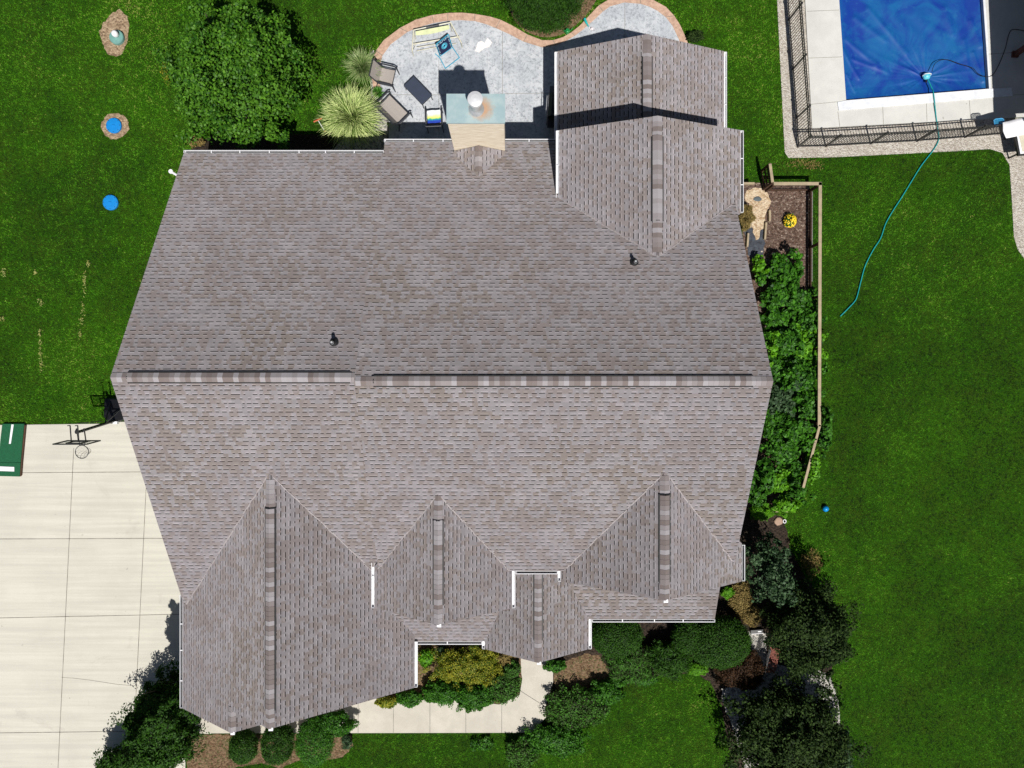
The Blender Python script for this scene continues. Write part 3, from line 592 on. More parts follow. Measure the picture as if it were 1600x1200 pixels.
def shrub(name, label, cat, ctr, rad, kind, nleaf, leaf=(.075, .05), ncl=60, clr=None, group=None, trunk=.0, low=-.35, hollow=.72, bumpy=.12, seed=None, base=None, fill=.6, cone=0):
    """ctr = world centre of the crown, rad = radii"""
    r = np.random.default_rng(seed if seed is not None else int(abs(ctr[0] * 131 + ctr[1] * 17) * 10) + 3)
    loc = Vector((ctr[0], ctr[1], 0)) if base is None else Vector(base); t = thing(name, label, cat, loc, 0, group)
    clr = clr or .28 * min(rad[0], rad[1]); lc = (ctr[0] - loc.x, ctr[1] - loc.y, ctr[2])
    p, nr, ti = crown_points(lc, rad, ncl, clr, nleaf, r, low, hollow, bumpy); p[:, 2] = np.maximum(p[:, 2], .03)
    ph_ = r.uniform(0, 6.28, 6); lump = .0 if bumpy < .1 else .075
    nf = int(nleaf * fill)
    if nf:
        d = unit(r.normal(size=(nf, 3))); d = np.where(d[:, 2:3] < low, d * np.array([1, 1, -1]), d); q = r.uniform(.5, .86, (nf, 1)) if hollow < .85 else r.uniform(.8, .98, (nf, 1))
        pf = np.array(lc) + d * np.array(rad) * q; pf[:, 2] = np.maximum(pf[:, 2], .03); nf_ = unit(d * .8 + np.array([0, 0, .6]) + r.normal(0, .45, (nf, 3)))
        p = np.concatenate([p, pf]); nr = np.concatenate([nr, nf_]); ti = np.concatenate([ti, np.clip(.42 + r.normal(0, .3, nf), 0, 1)])
    e_ = (p - np.array(lc)) / np.array(rad)
    if lump: e_ = e_ * (1 + lump * (np.sin(e_[:, :1] * 4.1 + ph_[0]) * np.sin(e_[:, 1:2] * 4.7 + ph_[1]) + .7 * np.sin(e_[:, :1] * 8.3 + ph_[2]) * np.sin(e_[:, 2:3] * 6 + ph_[4]) + .6 * np.sin(e_[:, 1:2] * 9.1 + ph_[3])))
    if cone: e_[:, :2] *= np.clip(1.05 - cone * (e_[:, 2:3] * .5 + .5), .05, 1.2)
    p = np.array(lc) + e_ * np.array(rad); p[:, 2] = np.maximum(p[:, 2], .03)
    np_mesh('crown' if trunk else 'foliage', leaf_quads(p, nr, leaf[0], leaf[1], r), 4, ti, LM[kind], t)
    mb = MB(); tr = trunk or .025; rr = random.Random(int(ctr[0] * 100)); top = Vector((lc[0], lc[1], ctr[2]))
    if trunk: mb.tube([(0, 0, -.05), (0.02, .01, top.z * .35), top * .7, top], [tr * 1.25, tr, tr * .8, tr * .45], 9)
    for i in range(9 if trunk else 7):
        a = i * 2.4 + rr.random(); e = rr.uniform(.1, .9); d = Vector((math.cos(a) * rad[0] * .72, math.sin(a) * rad[1] * .72, rad[2] * (e - .3)))
        s0 = top * rr.uniform(.35, .85) if trunk else Vector((lc[0] * .2, lc[1] * .2, .02)); mb.tube([s0, (s0 + top + d) / 2 + Vector((0, 0, .05)), top + d], [tr * .5, tr * .32, tr * .12], 6)
    mb.build('trunk' if trunk else 'stems', BARK, t, world=False); return t
def sh(name, label, cat, px, py, rx, ry, h, kind, nleaf, **k):
    """position read at the crown's own mid height"""
    zc = h * k.pop('zf', .5); x, y, z = P(px, py, zc); rad = (M(rx, zc), M(ry, zc), h - zc); return shrub(name, label, cat, (x, y, zc), rad, kind, nleaf, **k)
sh('broadleaf_tree', 'round bushy green tree standing on the lawn at the back corner of the house', 'tree', 370, 122, 103, 106, 4.6, 'tree', 34000, leaf=(.115, .085), ncl=210, clr=.36, trunk=.12, zf=.52, bumpy=.35, hollow=.62, fill=.28)
sh('evergreen_shrub', 'feathery dark green shrub behind the curved edge of the patio', 'shrub', 853, 2, 62, 50, 1.8, 'ever', 16000, leaf=(.12, .018), ncl=120, clr=.28)
sh('evergreen_shrub', 'low dark evergreen spreading over the driveway edge at the bottom of the picture', 'shrub', 196, 1200, 46, 40, 1.6, 'ever', 9000, leaf=(.11, .05), ncl=70, bumpy=.4, fill=.5)
sh('evergreen_tree', 'large dark evergreen beside the driveway at the front corner of the house', 'tree', 252, 1146, 60, 72, 2.3, 'ever', 24000, leaf=(.11, .05), ncl=190, clr=.3, trunk=.11, bumpy=.4, cone=.25, fill=.5)
sh('evergreen_tree', 'slimmer dark evergreen squeezed between the driveway and the garage gutter', 'tree', 258, 1096, 44, 50, 4.6, 'ever', 15000, leaf=(.11, .05), ncl=110, clr=.24, trunk=.09, bumpy=.4, zf=.5, cone=.6)
for (px, py, rx, ry, h, lb) in [(381, 1166, 22, 26, 1.2, 'leftmost and smallest of the clipped shrubs in front of the garage'), (434, 1160, 26, 34, 1.35, 'middle clipped shrub in front of the garage, half in shade')]:
    sh('clipped_shrub', lb, 'shrub', px, py, rx, ry, h, 'ever', 9000, leaf=(.05, .035), ncl=90, clr=.14, group='clipped shrubs along the garage front', hollow=.9, bumpy=.04)
sh('clipped_shrub', 'rightmost clipped shrub in front of the garage, widest of its row', 'shrub', 492, 1158, 30, 40, 1.35, 'green', 9000, leaf=(.05, .035), ncl=90, clr=.16, group='clipped shrubs along the garage front', hollow=.85, bumpy=.08)
sh('garden_shrub', 'loose green shrub over the walkway beside the garage gable', 'shrub', 520, 1130, 38, 20, 1.0, 'green', 6000, leaf=(.06, .04), ncl=50)
sh('hosta_plant', 'yellow green hosta between the garage and the front walkway', 'plant', 604, 1096, 19, 9, .5, 'gold', 700, leaf=(.16, .08), ncl=16)
sh('garden_plant', 'low dark green leafy plant beside the yellow hosta', 'plant', 640, 1092, 24, 14, .6, 'green', 2500, leaf=(.08, .05), ncl=24)
sh('spirea_shrub', 'large yellow green shrub in the bed between garage and entry', 'shrub', 728, 1040, 64, 32, .9, 'gold', 15000, leaf=(.055, .035), ncl=120, clr=.16, bumpy=.4, fill=.4)
sh('garden_shrub', 'brownish thin shrub between the large yellow green shrub and the entry roof edge', 'shrub', 788, 1026, 18, 14, .7, 'ochre', 1800, leaf=(.06, .035), ncl=40)
sh('garden_plant', 'fresh green plant under the garage gutter beside the yellow shrub', 'plant', 666, 1028, 13, 16, .6, 'lime', 900, leaf=(.09, .06), ncl=14)
sh('garden_plant', 'pale grey leaved plant under the porch gutter', 'plant', 690, 1014, 7, 6, .5, 'blue', 300, leaf=(.09, .06), ncl=8)
for (px, py, rx, ry, k, lb) in [(690, 1082, 32, 20, 'green', 'green leafy plants at the left end of the bed along the walkway'), (742, 1088, 36, 22, 'green', 'green leafy shrub at the middle of the bed along the walkway'), (790, 1072, 24, 26, 'purple', 'dark purplish shrub at the bend of the walkway'), (800, 1045, 14, 16, 'purple', 'small dark shrub beside the entry walkway')]:
    sh('garden_shrub', lb, 'shrub', px, py, rx, ry, .8, k, 6500, leaf=(.07, .045), ncl=60)
sh('garden_plant', 'bright green plant at the foot of the entry gable right of the walkway', 'plant', 868, 1040, 20, 10, .5, 'green', 1500, leaf=(.07, .045), ncl=20)
sh('garden_shrub', 'wide green shrub with dark tips right of the front walkway', 'shrub', 898, 1104, 50, 30, .7, 'purple', 12000, leaf=(.08, .045), ncl=130, bumpy=.35, fill=.4)
sh('garden_shrub', 'green shrub reaching up to the dry mulch at the top of the diagonal band', 'shrub', 944, 1082, 30, 18, .6, 'green', 6000, leaf=(.08, .045), ncl=70, bumpy=.35, fill=.4)
sh('garden_shrub', 'small shrub at the lower left end of the diagonal band by the walkway corner', 'shrub', 812, 1176, 26, 22, .6, 'purple', 5000, leaf=(.08, .045), ncl=60, bumpy=.35, fill=.4)
sh('garden_shrub', 'wide green shrub lowest along the curve of the front lawn', 'shrub', 866, 1157, 52, 25, .6, 'green', 13000, leaf=(.08, .045), ncl=120, bumpy=.35, fill=.4)
sh('clipped_shrub', 'rounded clipped shrub under the porch gutter beside the entry', 'shrub', 962, 993, 42, 34, 1.3, 'ever', 12000, leaf=(.05, .035), ncl=130, clr=.17, hollow=.92, bumpy=.04)
sh('clipped_shrub', 'largest rounded clipped shrub at the corner of the porch roof', 'shrub', 1122, 1003, 52, 42, 1.5, 'ever', 18000, leaf=(.05, .035), ncl=170, clr=.19, hollow=.92, bumpy=.04)
sh('clipped_shrub', 'narrow clipped shrub joined to the largest one under the porch gutter', 'shrub', 1074, 992, 24, 30, 1.3, 'ever', 7000, leaf=(.05, .035), ncl=80, clr=.15, hollow=.9, bumpy=.05)
sh('spiky_shrub', 'dark needle leaved shrub between the two clipped shrubs', 'shrub', 985, 1036, 40, 30, .8, 'purple', 5000, leaf=(.16, .03), ncl=60, bumpy=.3)
sh('spiky_shrub', 'darker green needle shrub left of the largest clipped shrub', 'shrub', 1046, 1030, 34, 34, .9, 'ever', 5000, leaf=(.17, .03), ncl=60, bumpy=.3)
for px, py, rx, k, lb in [(962, 1066, 22, 'green', 'green groundcover plant at the lawn edge below the dry mulch'), (1005, 1062, 26, 'green', 'green groundcover plant at the lawn edge below the needle shrubs'), (1090, 1046, 20, 'lime', 'bright green groundcover plant beside the dark red shrub'), (1138, 926, 12, 'lime', 'bright green plant at the right end of the porch roof'), (1000, 1040, 14, 'green', 'small green plant between the needle shrubs')]:
    sh('groundcover_plant', lb, 'plant', px, py, rx, 10, .35, k, 2600, leaf=(.07, .045), ncl=26)
sh('barberry_shrub', 'dark red brown shrub beside the white gravel path', 'shrub', 1156, 1047, 44, 34, 1.1, 'red', 14000, leaf=(.06, .03), ncl=110)
sh('garden_shrub', 'looser brighter green shrub against the largest dark tree on its lawn side', 'shrub', 1300, 1172, 30, 44, 1.6, 'blue', 3200, leaf=(.11, .07), ncl=50, bumpy=.5, fill=.15)
x_, y_, _ = P(1165, 940)
t = sh('sedum_plant', 'brown seed-headed low plant between the porch corner and the grey green tree', 'plant', 1158, 936, 20, 30, .45, 'ochre', 3500, leaf=(.05, .035), ncl=40)
t = sh('sedum_plant', 'brown seed-headed low plant lowest beside the black step', 'plant', 1175, 962, 18, 20, .45, 'ochre', 2500, leaf=(.05, .035), ncl=30)
sh('broadleaf_tree', 'open grey green tree beside the southeast gable gutter', 'tree', 1196, 884, 44, 54, 3.0, 'blue', 3600, leaf=(.12, .07), ncl=48, clr=.24, trunk=.06, bumpy=.5, hollow=.5, fill=.12)
sh('broadleaf_tree', 'dark round tree nearest the east lawn beside the mesh bench', 'tree', 1262, 982, 66, 74, 3.0, 'dark', 17000, leaf=(.12, .055), ncl=130, clr=.3, trunk=.1, bumpy=.3)
sh('broadleaf_tree', 'largest dark tree over the white gravel at the lower right', 'tree', 1230, 1150, 90, 82, 2.5, 'dark', 26000, leaf=(.12, .07), ncl=180, clr=.34, trunk=.12, bumpy=.3)
sh('garden_shrub', 'speckled olive shrub on the lawn edge behind the dark tree', 'shrub', 1268, 880, 18, 26, .5, 'ochre', 900, leaf=(.05, .03), ncl=24)
# vegetable garden along the east wall
veg = [(1186, 420, 9, 20, 'lime'), (1222, 428, 22, 26, 'green'), (1212, 462, 20, 18, 'green'), (1247, 470, 22, 16, 'green'), (1262, 498, 16, 18, 'green'), (1216, 500, 24, 16, 'green'), (1228, 534, 26, 20, 'green'), (1256, 540, 20, 22, 'lime'),
       (1212, 575, 22, 20, 'green'), (1250, 586, 26, 24, 'green'), (1222, 622, 26, 24, 'blue'), (1262, 630, 18, 26, 'green'), (1214, 664, 22, 24, 'green'), (1246, 676, 22, 22, 'green'), (1226, 706, 24, 20, 'green'), (1196, 742, 14, 26, 'green'), (1218, 754, 26, 16, 'lime'), (1246, 762, 14, 20, 'green'), (1224, 790, 26, 10, 'lime'), (1184, 776, 12, 22, 'green'), (1207, 540, 10, 16, 'lime'), (1240, 440, 9, 30, 'green')]
names_v = ['topmost', 'second', 'third', 'fourth', 'fifth', 'sixth', 'seventh', 'eighth', 'ninth', 'tenth', 'eleventh', 'twelfth', 'thirteenth', 'fourteenth', 'fifteenth', 'sixteenth', 'seventeenth', 'eighteenth', 'nineteenth', 'twentieth', 'twenty first', 'twenty second']
veg.sort(key=lambda a: a[1])
for i, (px, py, rx, ry, k) in enumerate(veg):
    side = 'by the roof' if px < 1205 else ('by the fence' if px > 1240 else 'mid bed')
    lk = {'lime': 'bright lime green', 'green': 'dense green', 'blue': 'greyish green'}[k]
    sh('vegetable_plant', '%s plant %s, %s from the top of the bed' % (lk, side, names_v[i]), 'plant', px, py, rx * 1.15, ry * 1.2, [.6, .8, .5, .9][i % 4], k, int(rx * ry * 3.6), leaf=(.15, .11), ncl=40, group='leafy plants in the fenced garden bed', bumpy=1.0, hollow=.35, fill=.3)
sh('climbing_vine', 'pale leaved vine spilling over the timber fence onto the lawn', 'plant', 1287, 668, 10, 42, 1.2, 'green', 1500, leaf=(.12, .09), ncl=36, bumpy=.5)
sh('climbing_vine', 'leafy vine hanging over the slanted lower end of the timber fence', 'plant', 1268, 726, 11, 30, 1.15, 'lime', 700, leaf=(.11, .08), ncl=24, bumpy=.5)
sh('grass_clump', 'bright lime clump beside the roof edge at the lower end of the garden', 'plant', 1190, 800, 18, 14, .6, 'lime', 3500, leaf=(.12, .02), ncl=40)
sh('ochre_grass', 'dry ochre clump at the corner of the rear wing gutter', 'plant', 1166, 338, 12, 20, .6, 'ochre', 2600, leaf=(.14, .02), ncl=30)
t = sh('flowering_mum', 'round yellow flowering plant alone in the mulch', 'flower', 1234, 345, 10, 11, .35, 'green', 900, leaf=(.06, .035), ncl=24)
r_ = np.random.default_rng(4); d_ = unit(r_.normal(size=(260, 3)) + np.array([.35, -.1, .5])); p_ = d_ * np.array([.24, .25, .2]) + np.array([0, 0, .18]); np_mesh('blossoms', leaf_quads(p_, unit(d_ + np.array([0, 0, .6])), .05, .05, r_), 4, r_.uniform(0, 1, 260), LM['yellow'], t)
sh('garden_plant', 'small dark spiky plant at the east corner of the lower rear wing', 'plant', 1086, 58, 14, 9, .5, 'dark', 500, leaf=(.18, .03), ncl=12)
sh('garden_plant', 'small dark green plant at the end of the garage mulch bed', 'plant', 542, 1160, 10, 12, .4, 'blue', 500, leaf=(.12, .03), ncl=12)
sh('weeds', 'leafy weeds growing at the lawn edge below the walkway', 'plant', 755, 1162, 24, 12, .25, 'green', 380, leaf=(.09, .05), ncl=14)
sh('weeds', 'tuft of weeds at the house corner beside the large back tree', 'plant', 308, 222, 16, 9, .35, 'ochre', 380, leaf=(.08, .05), ncl=12)
sh('garden_shrub', 'pale yellow flowering twigs at the left edge of the large back tree', 'shrub', 262, 115, 8, 22, .9, 'gold', 260, leaf=(.05, .03), ncl=14)
# ornamental grasses
GM = leaf_mat('variegated_grass', (.09, .19, .012), (.74, .83, .36), .6, .2); GM2 = leaf_mat('green_grass_blades', (.07, .16, .02), (.38, .46, .20), .5, .3); GM3 = leaf_mat('dark_grass_blades', (.03, .12, .01), (.12, .34, .04), .45, .3)
def orn_grass(label, px, py, rad, h, n, mat, seed, wid=.013):
    r = np.random.default_rng(seed); x, y, _ = P(px, py, h * .5); t = thing('ornamental_grass', label, 'plant', (x, y, 0)); R_ = M(rad, h * .5)
    az = r.uniform(0, 2 * np.pi, n); re = R_ * np.sqrt(r.uniform(.02, 1, n)) * r.uniform(.75, 1.18, n); hh = h * r.uniform(.7, 1.1, n); ht = hh * np.clip(1 - (re / R_) ** 2 * .38, .1, 1); seg = 6; b = r.uniform(0, R_ * .2, n)
    q = []; wd = wid * r.uniform(.7, 1.4, n); sd = np.stack([-np.sin(az), np.cos(az), 0 * az], 1); tw = r.normal(0, .38, n)
    cs = []
    for k in range(seg + 1):
        s = k / seg; rr = b + (re - b) * s ** 1.4; zz = hh * (1 - (1 - s) ** 2) * (1 - s) * .9 + (1 - (1 - s) ** 2) * ht * s; a2 = az + tw * s
        cs.append(np.stack([np.cos(a2) * rr, np.sin(a2) * rr, np.maximum(zz, .02)], 1))
    for k in range(seg):
        w0 = (wd * (1 - (k / seg) ** 2) + .002)[:, None]; w1 = (wd * (1 - ((k + 1) / seg) ** 2) + .002)[:, None]
        q.append(np.stack([cs[k] - sd * w0, cs[k] + sd * w0, cs[k + 1] + sd * w1, cs[k + 1] - sd * w1], 1))
    q = np.concatenate(q); ti = np.tile(np.clip(r.beta(.8, .7, n), 0, 1), seg); np_mesh('foliage', q, 4, ti, mat, t); return t
orn_grass('largest ornamental grass, a pale variegated mound beside the loveseat', 550, 183, 54, 1.5, 1700, GM, 1, .016)
orn_grass('smaller looser ornamental grass above the large pale mound', 566, 105, 33, 1.0, 520, GM2, 2)
orn_grass('small bright green grass tuft between the two patio chairs', 591, 145, 11, .45, 260, GM3, 3)
# ------------------------------------------------------------------ lawn blades
def inpoly(x, y, poly):
    ins = np.zeros(len(x), bool); n = len(poly)
    for i in range(n):
        x1, y1 = poly[i][:2]; x2, y2 = poly[(i + 1) % n][:2]
        if y1 == y2: continue
        c = ((y1 > y) != (y2 > y)) & (x < (x2 - x1) * (y - y1) / (y2 - y1) + x1); ins ^= c
    return ins
r = np.random.default_rng(5); nb_ = 900000
gx_, gy_ = r.uniform(-20.2, 20.2, nb_), r.uniform(-15.2, 15.2, nb_); keep = np.ones(nb_, bool)
ds = [PP([(155, 45), (183, 10), (203, 30), (202, 50), (196, 75), (186, 90), (168, 86), (158, 62)]), PP([(158, 195), (165, 180), (180, 175), (197, 182), (203, 198), (196, 212), (178, 219), (160, 210)])]
for po in ex + ds:
    bx = [q[0] for q in po]; by = [q[1] for q in po]; m = keep & (gx_ > min(bx)) & (gx_ < max(bx)) & (gy_ > min(by)) & (gy_ < max(by)); ii = np.nonzero(m)[0]; keep[ii[inpoly(gx_[ii], gy_[ii], po)]] = False
gx_, gy_ = gx_[keep], gy_[keep]; n = len(gx_); az = r.uniform(0, 2 * np.pi, n); L = r.uniform(.035, .10, n); lean = r.uniform(.45, 1.0, n)
p0 = np.stack([gx_, gy_, 0 * gx_], 1); dr_ = np.stack([np.cos(az) * lean, np.sin(az) * lean, 1 - lean * .7], 1) * L[:, None]; sdv = np.stack([-np.sin(az), np.cos(az), 0 * az], 1) * r.uniform(.006, .014, n)[:, None]
def vnoise(x, y, sc, seed):
    rr = np.random.default_rng(seed); G = rr.uniform(-1, 1, (256, 256)); u = x / sc + 500.3; v = y / sc + 500.7; iu = np.floor(u).astype(int); iv = np.floor(v).astype(int); fu = u - iu; fv = v - iv
    fu = fu * fu * (3 - 2 * fu); fv = fv * fv * (3 - 2 * fv); g = lambda a, b: G[a % 256, b % 256]
    return (g(iu, iv) * (1 - fu) + g(iu + 1, iv) * fu) * (1 - fv) + (g(iu, iv + 1) * (1 - fu) + g(iu + 1, iv + 1) * fu) * fv
lawn_vignette = .22 * np.exp(-((gx_ + 3) / 13) ** 2 - ((gy_ - 14) / 6) ** 2) + .07 * np.clip((-gx_ - 8) / 3, 0, 1) - .13 * np.clip((gx_ - 7) / 5, 0, 1) * np.clip((6 - gy_) / 8, 0, 1)  # broad light falloff painted into blade tint: lighter top centre, darker lower right
tn = .37 + lawn_vignette + .20 * vnoise(gx_, gy_, 2.7, 1) + .10 * vnoise(gx_, gy_, 6.5, 9) + .13 * vnoise(gx_, gy_, .95, 2) + .10 * vnoise(gx_, gy_, .34, 3) + .24 * vnoise(gx_, gy_, .10, 4) + r.normal(0, .16, n)
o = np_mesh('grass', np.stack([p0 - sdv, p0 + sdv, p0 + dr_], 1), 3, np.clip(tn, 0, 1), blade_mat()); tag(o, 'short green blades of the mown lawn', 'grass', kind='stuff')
r = np.random.default_rng(8)
def straw(name, label, spots, col, n, ln=.09):
    pts = []
    for px, py, rx, ry in spots:
        x, y, _ = P(px, py); pts.append(np.stack([x + r.normal(0, M(rx), n), y + r.normal(0, M(ry), n), r.uniform(.04, .075, n)], 1))
    p = np.concatenate(pts); nr = unit(r.normal(0, .3, (len(p), 3)) + np.array([0, 0, 1])); o = np_mesh(name, leaf_quads(p, nr, ln, .016, r), 4, r.uniform(0, 1, len(p)), LM[col]); tag(o, label, 'grass', kind='stuff')
straw('dry_grass', 'pale dry grass tufts in lines across the west lawn', [(7, 425, 2, 3), (56, 426, 1, 2), (134, 436, 1.5, 5), (133, 448, 1, 6), (131, 482, 2, 6), (128, 500, 2, 4), (65, 474, 2, 4), (63, 520, 1, 4), (64, 536, 1.5, 6), (65, 554, 1.5, 5), (66, 572, 1.5, 4), (5, 498, 3, 2), (127, 522, 1, 3), (140, 412, 2, 3)], 'straw', 22, .08)
straw('dry_grass', 'straw coloured worn patch of lawn at the corner of the gravel strip', [(1250, 256, 12, 4), (1268, 258, 9, 4)], 'ochre', 130, .08)

# ------------------------------------------------------------------ pool cover, fence, hose
tc = N('blue_pool_cover'); _p = tc.pos(); _f = tc.noise(_p, .8, 4, .65, .8); _g = tc.noise(_p, 3.2, 4, .7)
_c = tc.mix(tc.ramp(_f, .38, .64), (.001, .035, .26), (.003, .10, .30)); _c = tc.mix(tc.ramp(_g, .58, .72, 0, .5), _c, (.02, .14, .33)); tc.col(_c); tc.rough(.5); tc.spec(.5)
a_, b_, c_, d_ = [np.array(P2(*q)) for q in (PA, PB, PCc, PD)]
nu, nv = 220, 220; U, V = np.meshgrid(np.linspace(0.0, 1.0, nu), np.linspace(0.0, 1, nv)); U3, V3 = U[..., None], V[..., None]
XY = (a_ * (1 - U3) + b_ * U3) * (1 - V3) + (d_ * (1 - U3) + c_ * U3) * V3; pc = np.array(P2(1450, 117)); dx, dy = XY[..., 0] - pc[0], XY[..., 1] - pc[1]; dd = np.hypot(dx, dy); an = np.arctan2(dy, dx)
rr_ = np.random.default_rng(3); wr = sum(np.abs(np.sin(an * k / 2 + ph + .25 * np.sin(dd * 1.7 + ph))) ** 7 * am for k, ph, am in [(7, 1.0, .022), (11, 2.2, .018), (17, .4, .013), (29, 3.0, .008)])
edge = np.minimum(np.minimum(U, 1 - U) * 5.4, np.where(V < .5, V * 5.2, 9)); Z = -.10 * np.clip(edge / .5, 0, 1) ** .7 - .10 * np.exp(-dd / .5) + wr * np.clip(dd / .5, 0, 1) * np.exp(-dd / 1.7) * np.clip(edge / .6, 0, 1)
Z += .012 * np.sin(XY[..., 0] * 5 + 2 * np.sin(XY[..., 1] * 2.3)) * np.sin(XY[..., 1] * 4 + XY[..., 0] * 2) * np.clip(edge, 0, 1)
for (sx, sy, ex_, ey, wd, hh) in [(1325, 60, 1372, 98, .10, .05), (1340, 25, 1385, 60, .12, .05), (1318, 75, 1345, 120, .07, .04), (1335, 90, 1390, 110, .08, .035), (1520, 30, 1534, 70, .10, .045), (1524, 80, 1538, 125, .07, .05), (1480, 10, 1492, 50, .14, .05), (1325, 115, 1338, 140, .06, .04), (1510, 60, 1516, 100, .09, .04), (1360, 10, 1420, 80, .10, .04)]:
    q0, q1 = np.array(P2(sx, sy)), np.array(P2(ex_, ey)); dv = q1 - q0; Ln = np.hypot(*dv); tt = ((XY - q0) @ dv) / Ln ** 2; px_ = XY - q0 - np.clip(tt, 0, 1)[..., None] * dv; Z += .6 * hh * np.exp(-(np.hypot(px_[..., 0], px_[..., 1]) / wd) ** 2)
Z += -.06
mb = MB(); mb.v = [tuple(q) for q in np.dstack([XY, Z]).reshape(-1, 3)]; mb.f = [(j * nu + i, j * nu + i + 1, (j + 1) * nu + i + 1, (j + 1) * nu + i) for j in range(nv - 1) for i in range(nu - 1)]
tag(mb.build('pool_cover', tc.m, smooth=True), 'wrinkled blue tarp cover stretched over the swimming pool', 'pool cover')
AQ = pm('aqua_plastic', (.01, .36, .36), (.01, .30, .31), 8, .45)
px0, py0, _ = P(1450, 117); t = thing('cover_pump', 'small aqua pump sitting in the middle of the blue pool cover', 'pump', (px0, py0, -.16))
q = MB(); q.lathe((0, 0, 0), [(.13, 0), (.15, .05), (.14, .10), (.09, .15), (.04, .17)], 8); q.build('housing', pm('pale_aqua_plastic', (.12, .55, .66), None, 6, .35), t, world=False)
q = MB(); q.tube([(-.16, 0, .08), (-.14, .02, .2), (0, .03, .24), (.1, .02, .2), (.12, 0, .1)], .018, 8); q.build('handle', pm('white_plastic', (.75, .78, .8), None, 5, .4), t, world=False)
q = MB(); q.tube([(0, -.13, .05), (0, -.24, .05)], .03, 10); q.build('outlet', BMETAL, t, world=False)
def curve(pts, n=6):
    pts = [Vector(p) for p in pts]; out = []
    for i in range(len(pts) - 1):
        p0_, p1_, p2_, p3_ = pts[max(i - 1, 0)], pts[i], pts[i + 1], pts[min(i + 2, len(pts) - 1)]
        for k in range(n):
            t_ = k / n; out.append(.5 * ((2 * p1_) + (p2_ - p0_) * t_ + (2 * p0_ - 5 * p1_ + 4 * p2_ - p3_) * t_ ** 2 + (3 * p1_ - p0_ - 3 * p2_ + p3_) * t_ ** 3))
    return out + [pts[-1]]
q = MB(); q.tube(curve([P(1450, 124, -.05), P(1456, 138, .02), P(1459, 148, .13), P(1463, 185, .09), P(1466, 205, .09), P(1467, 217, .05), P(1460, 232, .045), P(1440, 258, .05), P(1425, 282, .06), P(1409, 308, .06), P(1396, 328, .06), P(1384, 349, .06), P(1376, 372, .06), P(1364, 391, .06), P(1352, 415, .06), P(1345, 440, .06), P(1340, 460, .06), P(1336, 470, .06), P(1326, 481, .06), P(1313, 494, .05)]), .019, 8)
tag(q.build('garden_hose', AQ), 'thin turquoise hose running from the pool pump out across the lawn', 'hose')
CORD = pm('black_rubber_cord', (.015, .015, .017), None, 6, .5)
q = MB(); q.tube(curve([P(1456, 112, 0), P(1462, 98, -.02), P(1478, 93, -.04), P(1500, 100, -.04), P(1519, 106, -.04), P(1528, 115, -.03), P(1541, 120, .10), P(1552, 116, .075), P(1562, 98, .07), P(1571, 75, .07), P(1577, 52, .07), P(1586, 46, .07), P(1620, 50, .07), P(1660, 40, .07)]), .012, 6)
tag(q.build('power_cord', CORD), 'thin black cord looping over the pool deck and onto the cover', 'cord')
pf = thing('pool_fence', 'black metal picket fence around two sides of the pool deck', 'fence', P(1246, 230))
def fence_run(pts, h, first=True):
    for i, (a, b) in enumerate(zip(pts, pts[1:])):
        a, b = Vector((*P2(*a), 0)), Vector((*P2(*b), 0)); d = b - a; L = d.length
        if first or i: q = MB(); q.box(a + Vector((0, 0, h / 2 + .02)), (.055, .055, h + .06), rz=math.atan2(d.y, d.x)); q.box(a + Vector((0, 0, h + .06)), (.07, .07, .02)); q.build('post', BMETAL, pf)
        q = MB()
        for z in (.10, h - .16, h - .01): q.bar(a + Vector((0, 0, z)), b + Vector((0, 0, z)), .03, .035)
        n_ = int(L / .105)
        for k in range(1, n_): c = a + d * (k / n_); q.box(c + Vector((0, 0, h / 2 + .03)), (.017, .017, h - .04))
        q.build('fence_panel', BMETAL, pf)
    q = MB(); q.box(b + Vector((0, 0, h / 2 + .02)), (.055, .055, h + .06)); q.build('post', BMETAL, pf)
fence_run([(1246, 230), (1290, 229), (1360, 225), (1432, 221), (1507, 215), (1576, 209)], 1.2)
fence_run([(1246, 230), (1244, 185), (1238, 109), (1232, 32), (1226, -45)], 1.2, False)
# pavilion outside the frame that shades the east deck
pv = thing('pool_pavilion', 'timber pavilion whose red brown post stands on the shaded pool deck', 'pavilion', (20.5, 13, .06))
q = MB(); q.prism([(18.72, 8.55), (26, 8.9), (25.3, 24), (18.02, 24)], 3.02, 3.14); q.build('roof', pm('brown_metal_roof', (.12, .09, .07), None, 4, .5), pv)
PB_ = pm('red_brown_timber', (.13, .035, .022), (.08, .025, .016), 6, .6)
for x, y in (P2(1583, 87), (19.2, 20.5), (24.5, 12.5), (24.2, 20.5)): q = MB(); q.box((x, y, 1.5), (.16, .16, 2.95), rz=-.07); q.box((x, y, .1), (.22, .22, .12), rz=-.07); q.build('post', PB_, pv)
